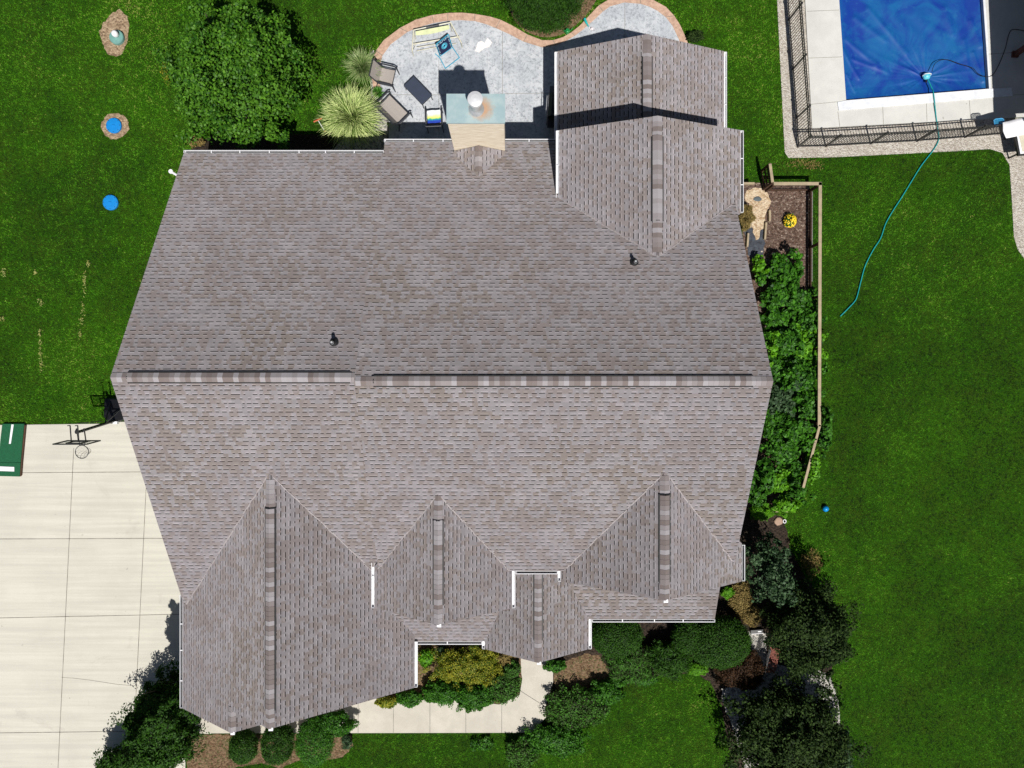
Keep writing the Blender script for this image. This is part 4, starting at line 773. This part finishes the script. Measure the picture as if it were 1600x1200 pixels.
# things by the pool corner
WF = pm('white_canvas', (.80, .80, .82), (.74, .74, .77), 3, .7); BLF = pm('blue_canvas', (.02, .22, .50), (.10, .42, .66), 4, .5)
def pillow(name, label, cat, c, d, rz, mat, sub=3):
    me = MB(); nx, ny = 14, 10
    for sg in (1, -1):
        i0 = len(me.v)
        for j in range(ny + 1):
            for i in range(nx + 1):
                u, v = i / nx * 2 - 1, j / ny * 2 - 1; hgt = (max(0, 1 - abs(u) ** 3.5) * max(0, 1 - abs(v) ** 3.5)) ** .45; k = 1 - .06 * abs(u * v)
                me.v.append((u * d[0] / 2 * k, v * d[1] / 2 * k, sg * d[2] / 2 * hgt + .01 * math.sin(7 * u + 3 * v)))
        for j in range(ny):
            for i in range(nx): f = (i0 + j * (nx + 1) + i, i0 + j * (nx + 1) + i + 1, i0 + (j + 1) * (nx + 1) + i + 1, i0 + (j + 1) * (nx + 1) + i); me.f.append(f if sg > 0 else f[::-1])
    o = me.build(name, mat, loc=(0, 0, 0), smooth=True); o.location = c; o.rotation_euler = rz if isinstance(rz, tuple) else (0, 0, rz); tag(o, label, cat); return o
pillow('pool_float', 'puffy white float lying over the corner of the black fence', 'pool float', P(1600, 197, 1.28), (1.55, .62, .16), .22, WF)
t = thing('skimmer_net', 'blue pool skimmer net propped over the fence beside the white float', 'net', P(1561, 190.5, 1.12), .1)
q = MB(); fr = [(-.17, -.09, 0), (-.12, -.12, 0), (.14, -.12, 0), (.18, -.08, 0), (.17, .08, 0), (.12, .12, 0), (-.12, .12, 0), (-.18, .08, 0)]; q.tube(fr, .016, 8, closed=True); q.build('frame', BLF, t, world=False)
q = MB()
for k in range(-7, 8): q.bar((k * .022, -.11, -.02), (k * .022, .11, -.02), .010); 
for k in range(-5, 6): q.bar((-.16, k * .022, -.022), (.16, k * .022, -.022), .004)
q.build('mesh', pm('blue_netting', (.03, .30, .55), None, 5, .7), t, world=False)
q = MB(); q.tube([(.17, 0, 0), (1.2, .03, .0)], .014, 8); q.build('pole', GALV, t, world=False)
t = thing('patio_table', 'cream topped table with white rim and dark frame at the right picture edge', 'table', P(1625, 222), 0)
tx0, ty0 = P2(1592, 243, .7); q = MB(); q.prism([(tx0, ty0), (tx0 + 1.6, ty0 + .15), (tx0 + 1.5, ty0 + 1.15), (tx0 - .2, ty0 + 1.0)], .60, .68); q.build('frame', BMETAL, t)
q = MB(); q.prism([(tx0 + .05, ty0 + .06), (tx0 + 1.55, ty0 + .2), (tx0 + 1.45, ty0 + 1.1), (tx0 - .12, ty0 + .97)], .68, .71); q.build('rim', WF, t)
q = MB(); q.prism([(tx0 + .12, ty0 + .14), (tx0 + 1.5, ty0 + .27), (tx0 + 1.4, ty0 + 1.03), (tx0 - .04, ty0 + .9)], .71, .715); q.build('tabletop', pm('cream_tabletop', (.62, .58, .46), None, 5, .5), t)
for x, y in ((.1, .12), (1.45, .25), (1.35, 1.0), (-.05, .85)): q = MB(); q.bar((tx0 + x, ty0 + y, .0), (tx0 + x, ty0 + y, .62), .05); q.build('leg', BMETAL, t)
# ------------------------------------------------------------------ garden fence, gate, boards
gf = thing('garden_fence', 'weathered timber fence with wire mesh round the garden bed', 'fence', P(1268, 290))
FH = .85
def rail(a, b, z=FH, wd=.115): q = MB(); q.bar(P(*a, z), P(*b, z), wd, .035); q.build('top_rail', TIMBER, gf)
rail((1209, 287), (1284, 287)); rail((1281.5, 285), (1280, 666)); rail((1281, 664), (1255, 762), .85, .09)
def wtop(px, py, z=FH): x, y, _ = P(px, py, z); return x, y
posts = [(1280, 289), (1281, 380), (1280.5, 463), (1280, 545), (1280, 628), (1279, 662), (1256, 758), (1210, 289)]
for a in posts: x, y = wtop(*a); q = MB(); q.box((x - .01, y, FH / 2 - .02), (.085, .085, FH)); q.build('post', DTIMBER, gf)
q = MB()
segs = [((1210, 288), (1280, 288)), ((1280.5, 289), (1280, 662)), ((1279, 664), (1256, 758))]
for a, b in segs:
    a, b = Vector((*wtop(*a), 0)), Vector((*wtop(*b), 0)); d = b - a; L = d.length; n_ = int(L / .12)
    for z in [.08 + .12 * k for k in range(7)]: q.bar(a + Vector((0, 0, z)), b + Vector((0, 0, z)), .004)
    for k in range(n_): q.bar(a + d * k / n_, a + d * k / n_ + Vector((0, 0, FH - .03)), .004)
q.build('wire_mesh', BMETAL, gf)
q = MB(); 
for a, b in segs: q.bar((*wtop(*a), .06), (*wtop(*b), .06), .035, .12)
q.build('bottom_board', DTIMBER, gf)
gt = thing('garden_gate', 'open timber garden gate swung out onto the lawn', 'gate', (*wtop(1208, 287), 0))
x, y = wtop(1207, 285, 1.0); x2, y2 = wtop(1203, 256, 1.0); q = MB(); q.bar((x, y, 1.0), (x2, y2, 1.0), .10, .04); q.build('top_rail', TIMBER, gt)
for a, b in (((x, y), 0), ((x2, y2), 0)): q = MB(); q.bar((*a, .05), (*a, 1.0), .07, .07); q.build('post', DTIMBER, gt)
q = MB()
for z in (.12, .45, .75): q.bar((x, y, z), (x2, y2, z), .03, .09)
for k in range(1, 6): q.bar((x + (x2 - x) * k / 6, y + (y2 - y) * k / 6, .1), (x + (x2 - x) * k / 6, y + (y2 - y) * k / 6, .98), .012)
q.build('gate_panel', DTIMBER, gt)
def board(label, a, b, z=.14, wd=.07): q = MB(); q.bar(P(*a, z - .07), P(*b, z - .07), wd, .16); tag(q.build('edging_board', TIMBER, bevel=.006), label, 'board', 'pale edging boards along the wood chip path')
board('short pale board east of the wood chip path, upper one', (1202, 329), (1202, 346)); board('pale board east of the wood chip path, lower and longer one', (1196.5, 348), (1194.5, 374)); board('pale board west of the wood chips beside the ochre clump', (1173, 341), (1172, 356)); board('lowest pale board against the roof edge beside the black fabric', (1168.5, 365), (1167, 386))
board('pale board sticking out from the roof edge beside the gate', (1158, 287), (1178, 287), .5)
q = MB(); q.bar(P(1268.5, 300, .05), P(1268, 440, .05), .03, .1); tag(q.build('edging_board', pm('grey_edging', (.24, .23, .21), None, 5, .7)), 'thin grey board running inside the timber fence', 'board')
sheet('landscape_fabric', rough_edge(smoothpoly(PP([(1163, 350), (1196, 352), (1194, 395), (1188, 408), (1172, 410), (1165, 380)]), 1), .03, .1), .014, FABRIC)
sheet('wood_chip_path', rough_edge(smoothpoly(PP([(1164, 300), (1180, 292), (1196, 296), (1204, 312), (1203, 324), (1196, 332), (1195, 357), (1187, 360), (1185, 374), (1180, 376), (1176, 358), (1172, 340), (1171, 320), (1163, 312)]), 1), .03, .09), .02, CHIPS)
sheet('landscape_fabric', rough_edge(PP([(1192, 476), (1214, 474), (1218, 484), (1194, 486)]), .03, .1), .014, FABRIC)
STONE = pm('pale_stone', (.58, .50, .40), (.42, .36, .29), 12, .8, .5)
def rock(label, px, py, r0, mat=STONE, k=(1, .8, .5), name='rock', grp=None):
    q = MB(); rr = random.Random(px * 7 + py); n = 10; x, y, _ = P(px, py)
    rings = [(0.0, -.02)] + [(math.sin(a), .5 * (1 - math.cos(a))) for a in (.9, 1.5, 2.1, 2.7)]; i0 = 0
    q.lathe((0, 0, 0), [(max(.01, math.sin(a)) * r0, (1 - math.cos(a)) * .5 * r0 * k[2] * 1.6) for a in (.5, 1.1, 1.7, 2.3, 2.9)], 10); q.v = [(a * k[0] * rr.uniform(.85, 1.15), b * k[1] * rr.uniform(.85, 1.15), c - .02) for a, b, c in q.v]
    o = q.build(name, mat, loc=(0, 0, 0), smooth=True); o.location = (x, y, 0.02); tag(o, label, 'rock', grp); return o
rock('pale oval stone at the top edge of the garden leaves', 1208, 397, .085); rock('small pale stone beside the black fabric', 1190, 393, .04)
rock('pale stone inside the fence at the top of the bed', 1266, 312, .06); rock('tiny pale stone inside the fence, second from the top', 1262, 305, .04); rock('small stone inside the fence below the gate corner', 1261, 333, .04); rock('small stone inside the fence halfway down the mulch', 1262, 400, .04); rock('dark slate piece lying on the wood chips', 1183, 311, .14, pm('slate', (.10, .12, .13), None, 6, .6), (1.2, .7, .15)); rock('white stone beside the spiky plant under the fence', 1206, 480, .06, WHITE)
rock('flat pink flagstone at the lower end of the garden', 1216, 814, .17, pm('flagstone', (.40, .27, .19), (.33, .22, .16), 6, .8), (1, 1, .2))
t = thing('low_trellis', 'two slim pale rails crossing at the lower end of the garden bed', 'trellis', P(1217, 798))
for py in (795, 799.5): q = MB(); q.bar(P(1204, py, .3), P(1231, py, .3), .03, .03); q.build('rail', TIMBER, t)
for px in (1206, 1229): q = MB(); q.bar(P(px, 797, 0), P(px, 797, .32), .03, .08); q.build('leg', TIMBER, t)
q = MB(); x, y, _ = P(1225, 814); q.tube([(.055 * math.cos(a * .5236), .065 * math.sin(a * .5236), .03) for a in range(12)], .018, 8, closed=True); o = q.build('hose_ring', WF); o.location = (x, y, .03); tag(o, 'small white ring beside the pink flagstone', 'ring')
# ------------------------------------------------------------------ bench and step by the front path
RUST = pm('rusty_red_metal', (.30, .07, .035), (.20, .05, .03), 9, .6)
bx_, by_, _ = P(1207, 1030, .4); t = thing('mesh_bench', 'rusty red mesh bench beside the white gravel path', 'bench', (bx_, by_, 0), R(-14))
q = MB()
for k in range(9): q.bar((-.19 + k * .0475, -.5, .42), (-.19 + k * .0475, .42, .42), .014)
for k in range(18): q.bar((-.19, -.5 + k * .054, .422), (.19, -.5 + k * .054, .422), .014)
q.build('seat', RUST, t, world=False)
q = MB()
for k in range(8): q.bar((-.23 - k * .012, -.5, .44 + k * .05), (-.23 - k * .012, .42, .44 + k * .05), .014)
for k in range(14): q.bar((-.22, -.5 + k * .07, .44), (-.32, -.5 + k * .07, .82), .014)
q.build('backrest', BMETAL, t, world=False)
for x, y in ((-.18, -.48), (.18, -.48), (-.18, .4), (.18, .4)): q = MB(); q.tube([(x, y, 0), (x, y, .42)], .018, 8); q.build('leg', BMETAL, t, world=False)
t = thing('edging_step', 'small black and white step at the top of the gravel path', 'step', P(1181, 985), R(4))
q = MB(); q.box((0, 0, .07), (.48, .14, .14)); q.build('tread', BMETAL, t, world=False, bevel=.01); q = MB(); q.box((0, -.08, .12), (.44, .02, .03)); q.box((.1, .0, .145), (.15, .04, .01)); q.build('trim', WF, t, world=False)
# ------------------------------------------------------------------ patio furniture
SLING = pm('taupe_sling_fabric', (.36, .32, .29), (.30, .27, .25), 30, .8); FRM = pm('dark_aluminium', (.035, .037, .045), None, 6, .45)
def chair(label, px, py, ang, w=.56, name='patio_chair', cat='chair'):
    x, y, _ = P(px, py, .42); t = thing(name, label, cat, (x, y, .05), R(ang))      # faces local +x
    q = MB(); q.v = []; n = 8
    def sl(p, th=.02):
        m_ = MB()
        for i in range(len(p) - 1):
            (x0, z0), (x1, z1) = p[i], p[i + 1]; m_.add([(x0, -w / 2 + .02, z0), (x1, -w / 2 + .02, z1), (x1, w / 2 - .02, z1), (x0, w / 2 - .02, z0), (x0, -w / 2 + .02, z0 - th), (x1, -w / 2 + .02, z1 - th), (x1, w / 2 - .02, z1 - th), (x0, w / 2 - .02, z0 - th)], [(0, 1, 2, 3), (4, 7, 6, 5), (0, 4, 5, 1), (2, 6, 7, 3)])
        return m_
    sl([(-.24, .38), (-.1, .36), (.1, .37), (.28, .40)]).build('seat', SLING, t, world=False); sl([(-.46, .92), (-.38, .72), (-.29, .5), (-.24, .38)]).build('backrest', SLING, t, world=False)
    for sg in (-1, 1):
        yy = sg * w / 2; q = MB(); q.tube([(-.48, yy, .95), (-.30, yy, .5), (-.24, yy, .37), (.28, yy, .39)], .02, 8); q.build('side_frame', FRM, t, world=False)
        q = MB(); q.box((0, yy + sg * .04, .60), (.50, .055, .025)); q.bar((.24, yy + sg * .04, .6), (.36, yy + sg * .04, .50), .05, .025); q.bar((-.25, yy + sg * .04, .6), (-.36, yy + sg * .02, .68), .04, .025); q.build('armrest', FRM, t, world=False, bevel=.006)
        for xx, fx_ in ((.30, .36), (-.26, -.38)): q = MB(); q.tube([(xx, yy + sg * .03, .58 if xx > 0 else .45), (fx_, yy + sg * .03, 0)], .018, 8); q.build('leg', FRM, t, world=False)
    q = MB(); q.tube([(-.48, -w / 2, .95), (-.49, w / 2, .95)], .02, 8); q.tube([(.28, -w / 2, .39), (.28, w / 2, .39)], .018, 8); q.build('cross_frame', FRM, t, world=False); return t
chair('taupe sling patio chair beside the smaller ornamental grass, facing right', 604, 120, -13, .62)
chair('wide taupe sling loveseat below the chair, beside the pale grass mound', 616, 172, 45, 1.05, 'patio_loveseat', 'loveseat')
t3 = chair('dark patio chair with a bright towel on its seat beside the chimney', 679, 186, 92, .52)
tw = N('beach_towel_print'); _o = tw.obj(); _s = tw.n('ShaderNodeSeparateXYZ'); tw.l(_o, _s.inputs[0]); _n = tw.noise(_o, 9, 3); _y = tw.math('ADD', _s.outputs[1], tw.math('MULTIPLY', _n, .12)); _r = tw.n('ShaderNodeValToRGB'); _e = _r.color_ramp.elements
tw.l(tw.ramp(_y, -.19, .27), _r.inputs[0]); _e[0].color = (.01, .03, .35, 1); _e[1].color = (.80, .84, .85, 1)
for p_, c_ in ((.22, (.02, .08, .45)), (.34, (.02, .35, .22)), (.45, (.72, .74, .12)), (.60, (.80, .82, .45)), (.72, (.8, .84, .82))): q_ = _e.new(p_); q_.color = (*c_, 1)
tw.col(_r.outputs[0]); tw.rough(.9)
q = MB(); nx = 12
for j in range(nx + 1):
    for i in range(nx + 1): u, v = i / nx - .5, j / nx - .5; q.v.append((u * .50, v * .48, .012 * math.sin(9 * u + 5 * v) + .012 * math.cos(11 * v)))
q.f = [(j * (nx + 1) + i, j * (nx + 1) + i + 1, (j + 1) * (nx + 1) + i + 1, (j + 1) * (nx + 1) + i) for j in range(nx) for i in range(nx)]
o = q.build('beach_towel', tw.m, smooth=True); o.location = P(678, 182, .49); o.rotation_euler = (R(-2), 0, R(4)); sm = o.modifiers.new('thickness', 'SOLIDIFY'); sm.thickness = .012; tag(o, 'white yellow green and blue towel spread on the chair seat beside the chimney', 'towel')
x, y, _ = P(653, 141.5, .45); t = thing('coffee_table', 'low dark slate rectangular table in the middle of the patio seats', 'table', (x, y, .05), R(-46))
q = MB(); q.box((0, 0, .40), (.98, .50, .03)); q.build('tabletop', pm('dark_slate_glass', (.045, .055, .085), (.04, .05, .075), 4, .35), t, world=False, bevel=.008)
q = MB()
for sg in (-1, 1): q.box((0, sg * .25, .39), (1.0, .025, .045)); q.box((sg * .49, 0, .39), (.025, .5, .045))
q.build('frame', FRM, t, world=False)
for a in (-1, 1):
    for b in (-1, 1): q = MB(); q.tube([(a * .46, b * .22, .38), (a * .48, b * .23, 0)], .018, 8); q.build('leg', FRM, t, world=False)
# pale metal bench frame
CR = pm('cream_painted_tube', (.62, .60, .48), (.5, .48, .38), 6, .5); t = thing('bench_frame', 'pale metal bench frame standing on the patio edge', 'frame', P(680, 62))
Z1, Z2 = .75, .42; A, B, Cc, D = P(646, 47, Z1), P(704, 35, Z1), P(721, 67, Z2), P(644, 80, Z2)
q = MB(); q.tube([A, B], .022, 8); q.build('top_rail', CR, t); q = MB(); q.tube([P(646, 69, .42), P(718, 57, .42)], .025, 8); q.tube([P(651, 74, .3), P(706, 65, .3)], .014, 8); q.tube([P(651, 79.5, .2), P(713, 68, .2)], .014, 8); q.build('lower_rail', CR, t)
for a, b in ((A, D), (B, Cc)):
    q = MB(); q.tube([a, b], .022, 8); q.tube([a, (a[0], a[1], .05)], .018, 8); q.tube([b, (b[0], b[1], .05)], .018, 8); q.tube([a, ((a[0] + b[0]) / 2 + .04, (a[1] + b[1]) / 2, .2), b], .012, 8); q.build('side_frame', CR, t)
q = MB(); a, b = Vector(P(649, 49, .72)), Vector(P(702, 39, .72)); n = 10
for k in range(n):
    p0_, p1_ = a.lerp(b, k / n), a.lerp(b, (k + 1) / n); s0, s1 = math.sin(math.pi * k / n), math.sin(math.pi * (k + 1) / n); q.face([p0_ + Vector((0, 0, 0)), p1_, p1_ + Vector((0, -.10 - .05 * s1, -.10)), p0_ + Vector((0, -.10 - .05 * s0, -.10))])
q.build('sling_strip', pm('pale_lime_fabric', (.58, .62, .36), None, 6, .8), t); q = MB(); q.tube([P(666, 43.5, .78), P(686, 39, .78)], .028, 8); q.build('grip', FRM, t)
# toss target
CY = pm('cyan_tube', (.02, .36, .55), None, 6, .4); t = thing('toss_target', 'navy toss target with a pale blue ring on a cyan folding frame', 'target', P(699, 84))
c1, c2, c3, c4 = [Vector(v) for v in (P(700.6, 53.5, .75), P(707, 74, .12), P(687.5, 88, .12), P(681, 69.5, .75))]; nrm = (c2 - c1).cross(c4 - c1).normalized(); nrm = nrm if nrm.z > 0 else -nrm
q = MB(); q.add([c1, c2, c3, c4] + [c - nrm * .03 for c in (c1, c2, c3, c4)], [(0, 1, 2, 3), (7, 6, 5, 4), (0, 4, 5, 1), (1, 5, 6, 2), (2, 6, 7, 3), (3, 7, 4, 0)]); q.build('panel', pm('navy_fabric', (.008, .014, .06), None, 6, .7), t)
q = MB(); mid = (c1 + c2 + c3 + c4) / 4 + nrm * .012; ax_ = ((c2 + c3) / 2 - (c1 + c4) / 2).normalized(); ay_ = nrm.cross(ax_)
for rr_0 in (.055, .085, .12): q.tube([mid + ax_ * math.cos(k * .2618) * rr_0 + ay_ * math.sin(k * .2618) * rr_0 for k in range(24)], .011, 6, closed=True)
q.build('ring', pm('pale_blue_print', (.10, .50, .68), None, 6, .6), t)
q = MB(); e4 = nrm * .008
def dashes(a, b, ins, n_):
    d = b - a
    for k in range(n_):
        if k % 4 == 3: continue
        q.bar(a + d * (k + .15) / n_ + ins + e4, a + d * (k + .75) / n_ + ins + e4, .022, .006)
inx = ax_ * .05; dashes(c4, c1, inx, 18); dashes(c4, c1, inx * 1.9, 14); iny = (c1 - c4).normalized() * .05; dashes(c4, c3, iny, 14); dashes(c1, c2, -iny, 14)
q.build('print', pm('white_blue_print', (.45, .65, .75), None, 6, .6), t)
q = MB()
for a, b in (((707, 74), (718, 90)), ((718, 90), (696, 107)), ((696, 107), (687, 90)), ((687, 90), (680, 84))): q.tube([P(*a, .09), P(*b, .09)], .016, 8)
for a, b in ((c1, c2), (c3, c4), (c1, c4), (c2, c3)): q.tube([a, b], .014, 8)
q.build('frame', CY, t)
# cloth, toys
q = MB(); q.prism(rough_edge(PP([(742, 80), (747, 66), (752, 64), (757, 67), (762, 60), (769, 66), (764, 74), (757, 75), (749, 82)], .05), .01, .08), .052, .062); tag(q.build('white_cloth', pm('white_paper', (.85, .80, .78), None, 4, .8)), 'crumpled white cloth lying flat on the patio', 'cloth')
t = thing('toy_scoop', 'teal toy scoop with a white ball lying across the patio border', 'toy', P(916, 36)); q = MB(); q.tube([P(913.5, 29, .11), P(916, 35, .11), P(920, 42, .1)], [.05, .045, .015], 10); q.build('scoop', pm('teal_plastic', (.02, .42, .42), None, 6, .4), t)
q = MB(); q.tube([P(920, 42, .1), P(923, 47, .09)], .014, 8); q.build('handle', WF, t); q = MB(); x, y, z = P(925, 45.5, .07); q.lathe((x, y, z - .02), [(.01, 0), (.05, .02), (.06, .05), (.05, .08), (.01, .1)], 16); q.build('ball', pm('pinkish_ball', (.80, .70, .72), None, 6, .5), t)
GP = pm('green_plastic', (.02, .30, .08), None, 6, .3); x, y, _ = P(886, 52); t = thing('watering_can', 'small green plastic can at the edge of the rear shrub', 'can', (x, y, .06)); q = MB(); q.lathe((0, 0, 0), [(.08, 0), (.09, .1), (.075, .19), (.05, .2)], 18); q.build('body', GP, t, world=False)
q = MB(); q.tube([(.07, 0, .05), (.17, .05, .16), (.2, .07, .2)], .014, 8); q.build('spout', GP, t, world=False); q = MB(); q.tube([(-.07, 0, .17), (-.13, .0, .14), (-.13, 0, .08), (-.08, 0, .04)], .01, 8); q.build('handle', GP, t, world=False)
OR_ = pm('orange_plastic', (.50, .10, .03), None, 6, .5); t = thing('croquet_mallet', 'slim pale handled mallet with orange ends leaning at the big grass mound', 'mallet', P(503, 197)); q = MB(); q.tube([P(497, 188, .25), P(508, 206, .1)], .013, 8); q.build('handle', WF, t)
q = MB(); q.tube([P(490, 190.5, .25), P(503, 184.5, .25)], .03, 10); q.build('head', OR_, t); q = MB(); q.tube([P(507, 204, .1), P(511, 210, .08)], .035, 10); q.build('end_cap', OR_, t)
# grill
x, y, _ = P(866, 172, .6); t = thing('barbecue_grill', 'black barbecue grill in the shade beside the lower rear wing', 'grill', (x, y, .05), R(-4))
BK = pm('black_enamel', (.012, .012, .014), None, 6, .3)
q = MB(); q.box((0, 0, .45), (.5, .85, .7)); q.build('cabinet', BK, t, world=False, bevel=.01); q = MB(); pr = [(-.26, .82), (-.24, 1.0), (-.12, 1.12), (.05, 1.15), (.2, 1.08), (.26, .9), (.26, .82)]
q.add([(a, -.42, b) for a, b in pr] + [(a, .42, b) for a, b in pr], [tuple(range(7))[::-1], tuple(range(7, 14))] + [(k, (k + 1) % 7, 7 + (k + 1) % 7, 7 + k) for k in range(7)]); lid = q.build('lid', BK, t, world=False)
q = MB(); q.tube([(-.31, -.34, .98), (-.31, .34, .98)], .014, 8); q.build('handle', GALV, lid, world=False)
for sg in (-1, 1): q = MB(); q.box((0, sg * .6, .82), (.46, .34, .03)); q.build('side_shelf', pm('grey_shelf', (.10, .11, .13), None, 5, .4) if sg > 0 else BK, t, world=False, bevel=.008)
for yy in (-.28, 0.28): q = MB(); q.tube([(-.26, yy, .74), (-.31, yy, .74)], .03, 12); q.build('knob', GALV, t, world=False)
for sg in (-1, 1): q = MB(); q.tube([(-.15, sg * .38, .06), (-.19, sg * .38, .06)], .06, 14); q.build('wheel', BMETAL, t, world=False)
# ------------------------------------------------------------------ lawn fittings
for poly in ds: sheet('dirt_patch', rough_edge(smoothpoly(poly, 1), .035, .1), .008, DIRT)
BL = pm('blue_plastic_lid', (.005, .22, .60), (.004, .19, .54), 10, .5)
for px, py, lb in ((179, 197, 'blue round hatch ringed by bare dirt'), (174, 317, 'blue round hatch set straight in the grass without any dirt ring')):
    x, y, _ = P(px, py); t = thing('septic_hatch', lb, 'hatch', (x, y, 0), 0, 'blue round hatches in the west lawn'); q = MB(); q.lathe((0, 0, -.02), [(.29, 0), (.29, .09), (.275, .105), (.2, .112), (.0, .118)], 36); q.build('cover', BL, t, world=False)
    q = MB(); 
    for k in range(8): a = k * math.pi / 4; q.lathe((.25 * math.cos(a), .25 * math.sin(a), .08), [(.014, 0), (.014, .02), (.006, .024)], 8)
    q.build('bolt_ring', BMETAL, t, world=False); q = MB(); q.tube([(-.06, 0, .09), (-.04, 0, .12), (.04, 0, .12), (.06, 0, .09)], .01, 8); q.build('handle', BL, t, world=False)
x, y, _ = P(184.5, 60); t = thing('septic_riser', 'pale green round riser with a white vent dome standing in bare dirt', 'riser', (x, y, 0)); q = MB(); q.lathe((0, 0, -.02), [(.27, 0), (.27, .14), (.25, .17), (.1, .2), (0, .21)], 36); q.build('riser', pm('pale_green_plastic', (.16, .34, .30), (.13, .27, .25), 5, .45), t, world=False)
q = MB(); q.lathe((.04, .04, .18), [(.10, 0), (.115, .05), (.12, .12), (.10, .18), (.06, .21), (0, .22)], 24); q.build('vent_dome', WF, t, world=False, smooth=True)
q = MB(); q.lathe((0, 0, 0), [(.01, 0), (.07, .02), (.105, .06), (.118, .11), (.105, .16), (.07, .2), (.01, .22)], 24); o = q.build('play_ball', pm('blue_rubber', (.005, .25, .62), None, 5, .3), smooth=True); o.location = P(1288, 794); tag(o, 'small bright blue ball alone on the east lawn', 'ball')
# pitching mat
t = thing('pitching_mat', 'green turf mat with white markings at the left edge of the driveway', 'mat', P(16, 703))
TF = pm('green_turf', (.010, .11, .045), (.006, .075, .03), 18, .9, .6); q = MB(); q.prism([(P2(7, 662)), (P2(41, 662)), (P2(35.5, 722)), (P2(0, 722)), ], .03, .12); q.prism(PP([(0, 722.5), (35.5, 722.5), (34, 744), (-9, 743)]), .03, .12); q.build('turf', TF, t)
q = MB(); q.prism(PP([(21.5, 663), (25, 663), (20.5, 693), (17.5, 693)]), .12, .127); q.build('centre_line', WF, t); q = MB(); q.prism(PP([(0, 728), (26, 729), (26, 736), (-1, 735)]), .12, .135); q.build('pitching_plate', WF, t)
q = MB(); q.prism(PP([(41, 664), (43, 664), (37.5, 722), (36, 742), (34, 744), (35.5, 722)]), .03, .1); q.build('edge_board', DTIMBER, t)
# basketball hoop
hb = P(180, 658, 0); t = thing('basketball_hoop', 'portable black basketball hoop with clear backboard over the driveway', 'basketball hoop', (hb[0], hb[1], 0))
bp = Vector(P(180, 657, .15)); pt = Vector(P(119, 676, 2.45)); q = MB(); q.tube([bp, pt], .05, 12); q.build('pole', BMETAL, t)
q = MB(); x, y, _ = P(183, 645, 0)
q.prism(PP([(168, 622), (196, 622), (200, 655), (176, 662), (166, 650)]), .03, .2); q.build('base', BK, t, bevel=.04)
q = MB(); q.bar(P(172, 630, .2), bp + (pt - bp) * .28, .035); q.bar(P(196, 632, .2), bp + (pt - bp) * .28, .035); q.build('brace', BMETAL, t); q = MB(); q.box(bp + Vector((.05, -.08, .05)), (.16, .1, .12)); q.build('pivot', WF, t)
bxl, bxr, byb = -15.62, -14.47, -1.99; z0, z1 = 2.05, 2.85; tilt = -.06
q = MB()
def bpnt(x, z, o=0): return Vector((x, byb + tilt * (z - z0) / .8 + o, z))
for a, b in ((bpnt(bxl, z0), bpnt(bxr, z0)), (bpnt(bxl, z1), bpnt(bxr, z1)), (bpnt(bxl, z0), bpnt(bxl, z1)), (bpnt(bxr, z0), bpnt(bxr, z1)), (bpnt(-15.3, z0 + .18), bpnt(-14.8, z0 + .18)), (bpnt(-15.3, z0), bpnt(-15.3, z0 + .6)), (bpnt(-14.8, z0), bpnt(-14.8, z0 + .6)), (bpnt(-15.3, z0 + .6), bpnt(-14.8, z0 + .6))): q.bar(a, b, .04)
brd = q.build('backboard_frame', BMETAL, t)
gm = N('smoked_acrylic'); gm.col((.35, .37, .36)); gm.rough(.15); gm.b.inputs['Alpha'].default_value = .35; q = MB(); q.face([bpnt(bxl, z0, -.01), bpnt(bxr, z0, -.01), bpnt(bxr, z1, -.01), bpnt(bxl, z1, -.01)]); q.build('backboard', gm.m, brd)
rc = Vector(P(128, 706, 2.2)); q = MB(); q.tube([rc + Vector((.228 * math.cos(k * .1963), .228 * math.sin(k * .1963), 0)) for k in range(32)], .014, 8, closed=True); q.bar(rc + Vector((-.08, .21, -.01)), (rc.x - .1, byb, 2.18), .02); q.bar(rc + Vector((.08, .21, -.01)), (rc.x + .1, byb, 2.18), .02); rim = q.build('rim', BMETAL, t)
q = MB(); nn = 10
for lv in range(4):
    r0, r1 = .22 - .035 * lv, .22 - .035 * (lv + 1); zz0, zz1 = -.01 - .1 * lv, -.01 - .1 * (lv + 1)
    for k in range(nn):
        a = (k + .5 * lv) * 2 * math.pi / nn
        for sg in (-.5, .5): b = a + sg * 2 * math.pi / nn; q.bar(rc + Vector((r0 * math.cos(a), r0 * math.sin(a), zz0)), rc + Vector((r1 * math.cos(b), r1 * math.sin(b), zz1)), .007)
q.build('net', pm('pale_net_cord', (.62, .60, .55), None, 5, .8), rim)
q = MB(); xm = -15.05
for dx in (-.13, .13): q.bar((xm + dx, -1.42, 2.62), (xm + dx, byb, 2.55), .03); q.bar((xm + dx, -1.55, 2.25), (xm + dx, byb, 2.15), .03)
for dx in (-.13, .13): q.bar((pt.x - .05 + dx, pt.y + .25, 2.65), (xm + dx, -1.42, 2.62), .03); q.bar((pt.x + dx, pt.y, 2.3), (xm + dx, -1.55, 2.25), .03)
q.build('lift_arms', BMETAL, t); q = MB(); q.tube([(xm + .1, -1.35, 2.6), bp + (pt - bp) * .35 + Vector((0, .12, 0))], .014, 8); q.build('adjuster_rod', BMETAL, t)
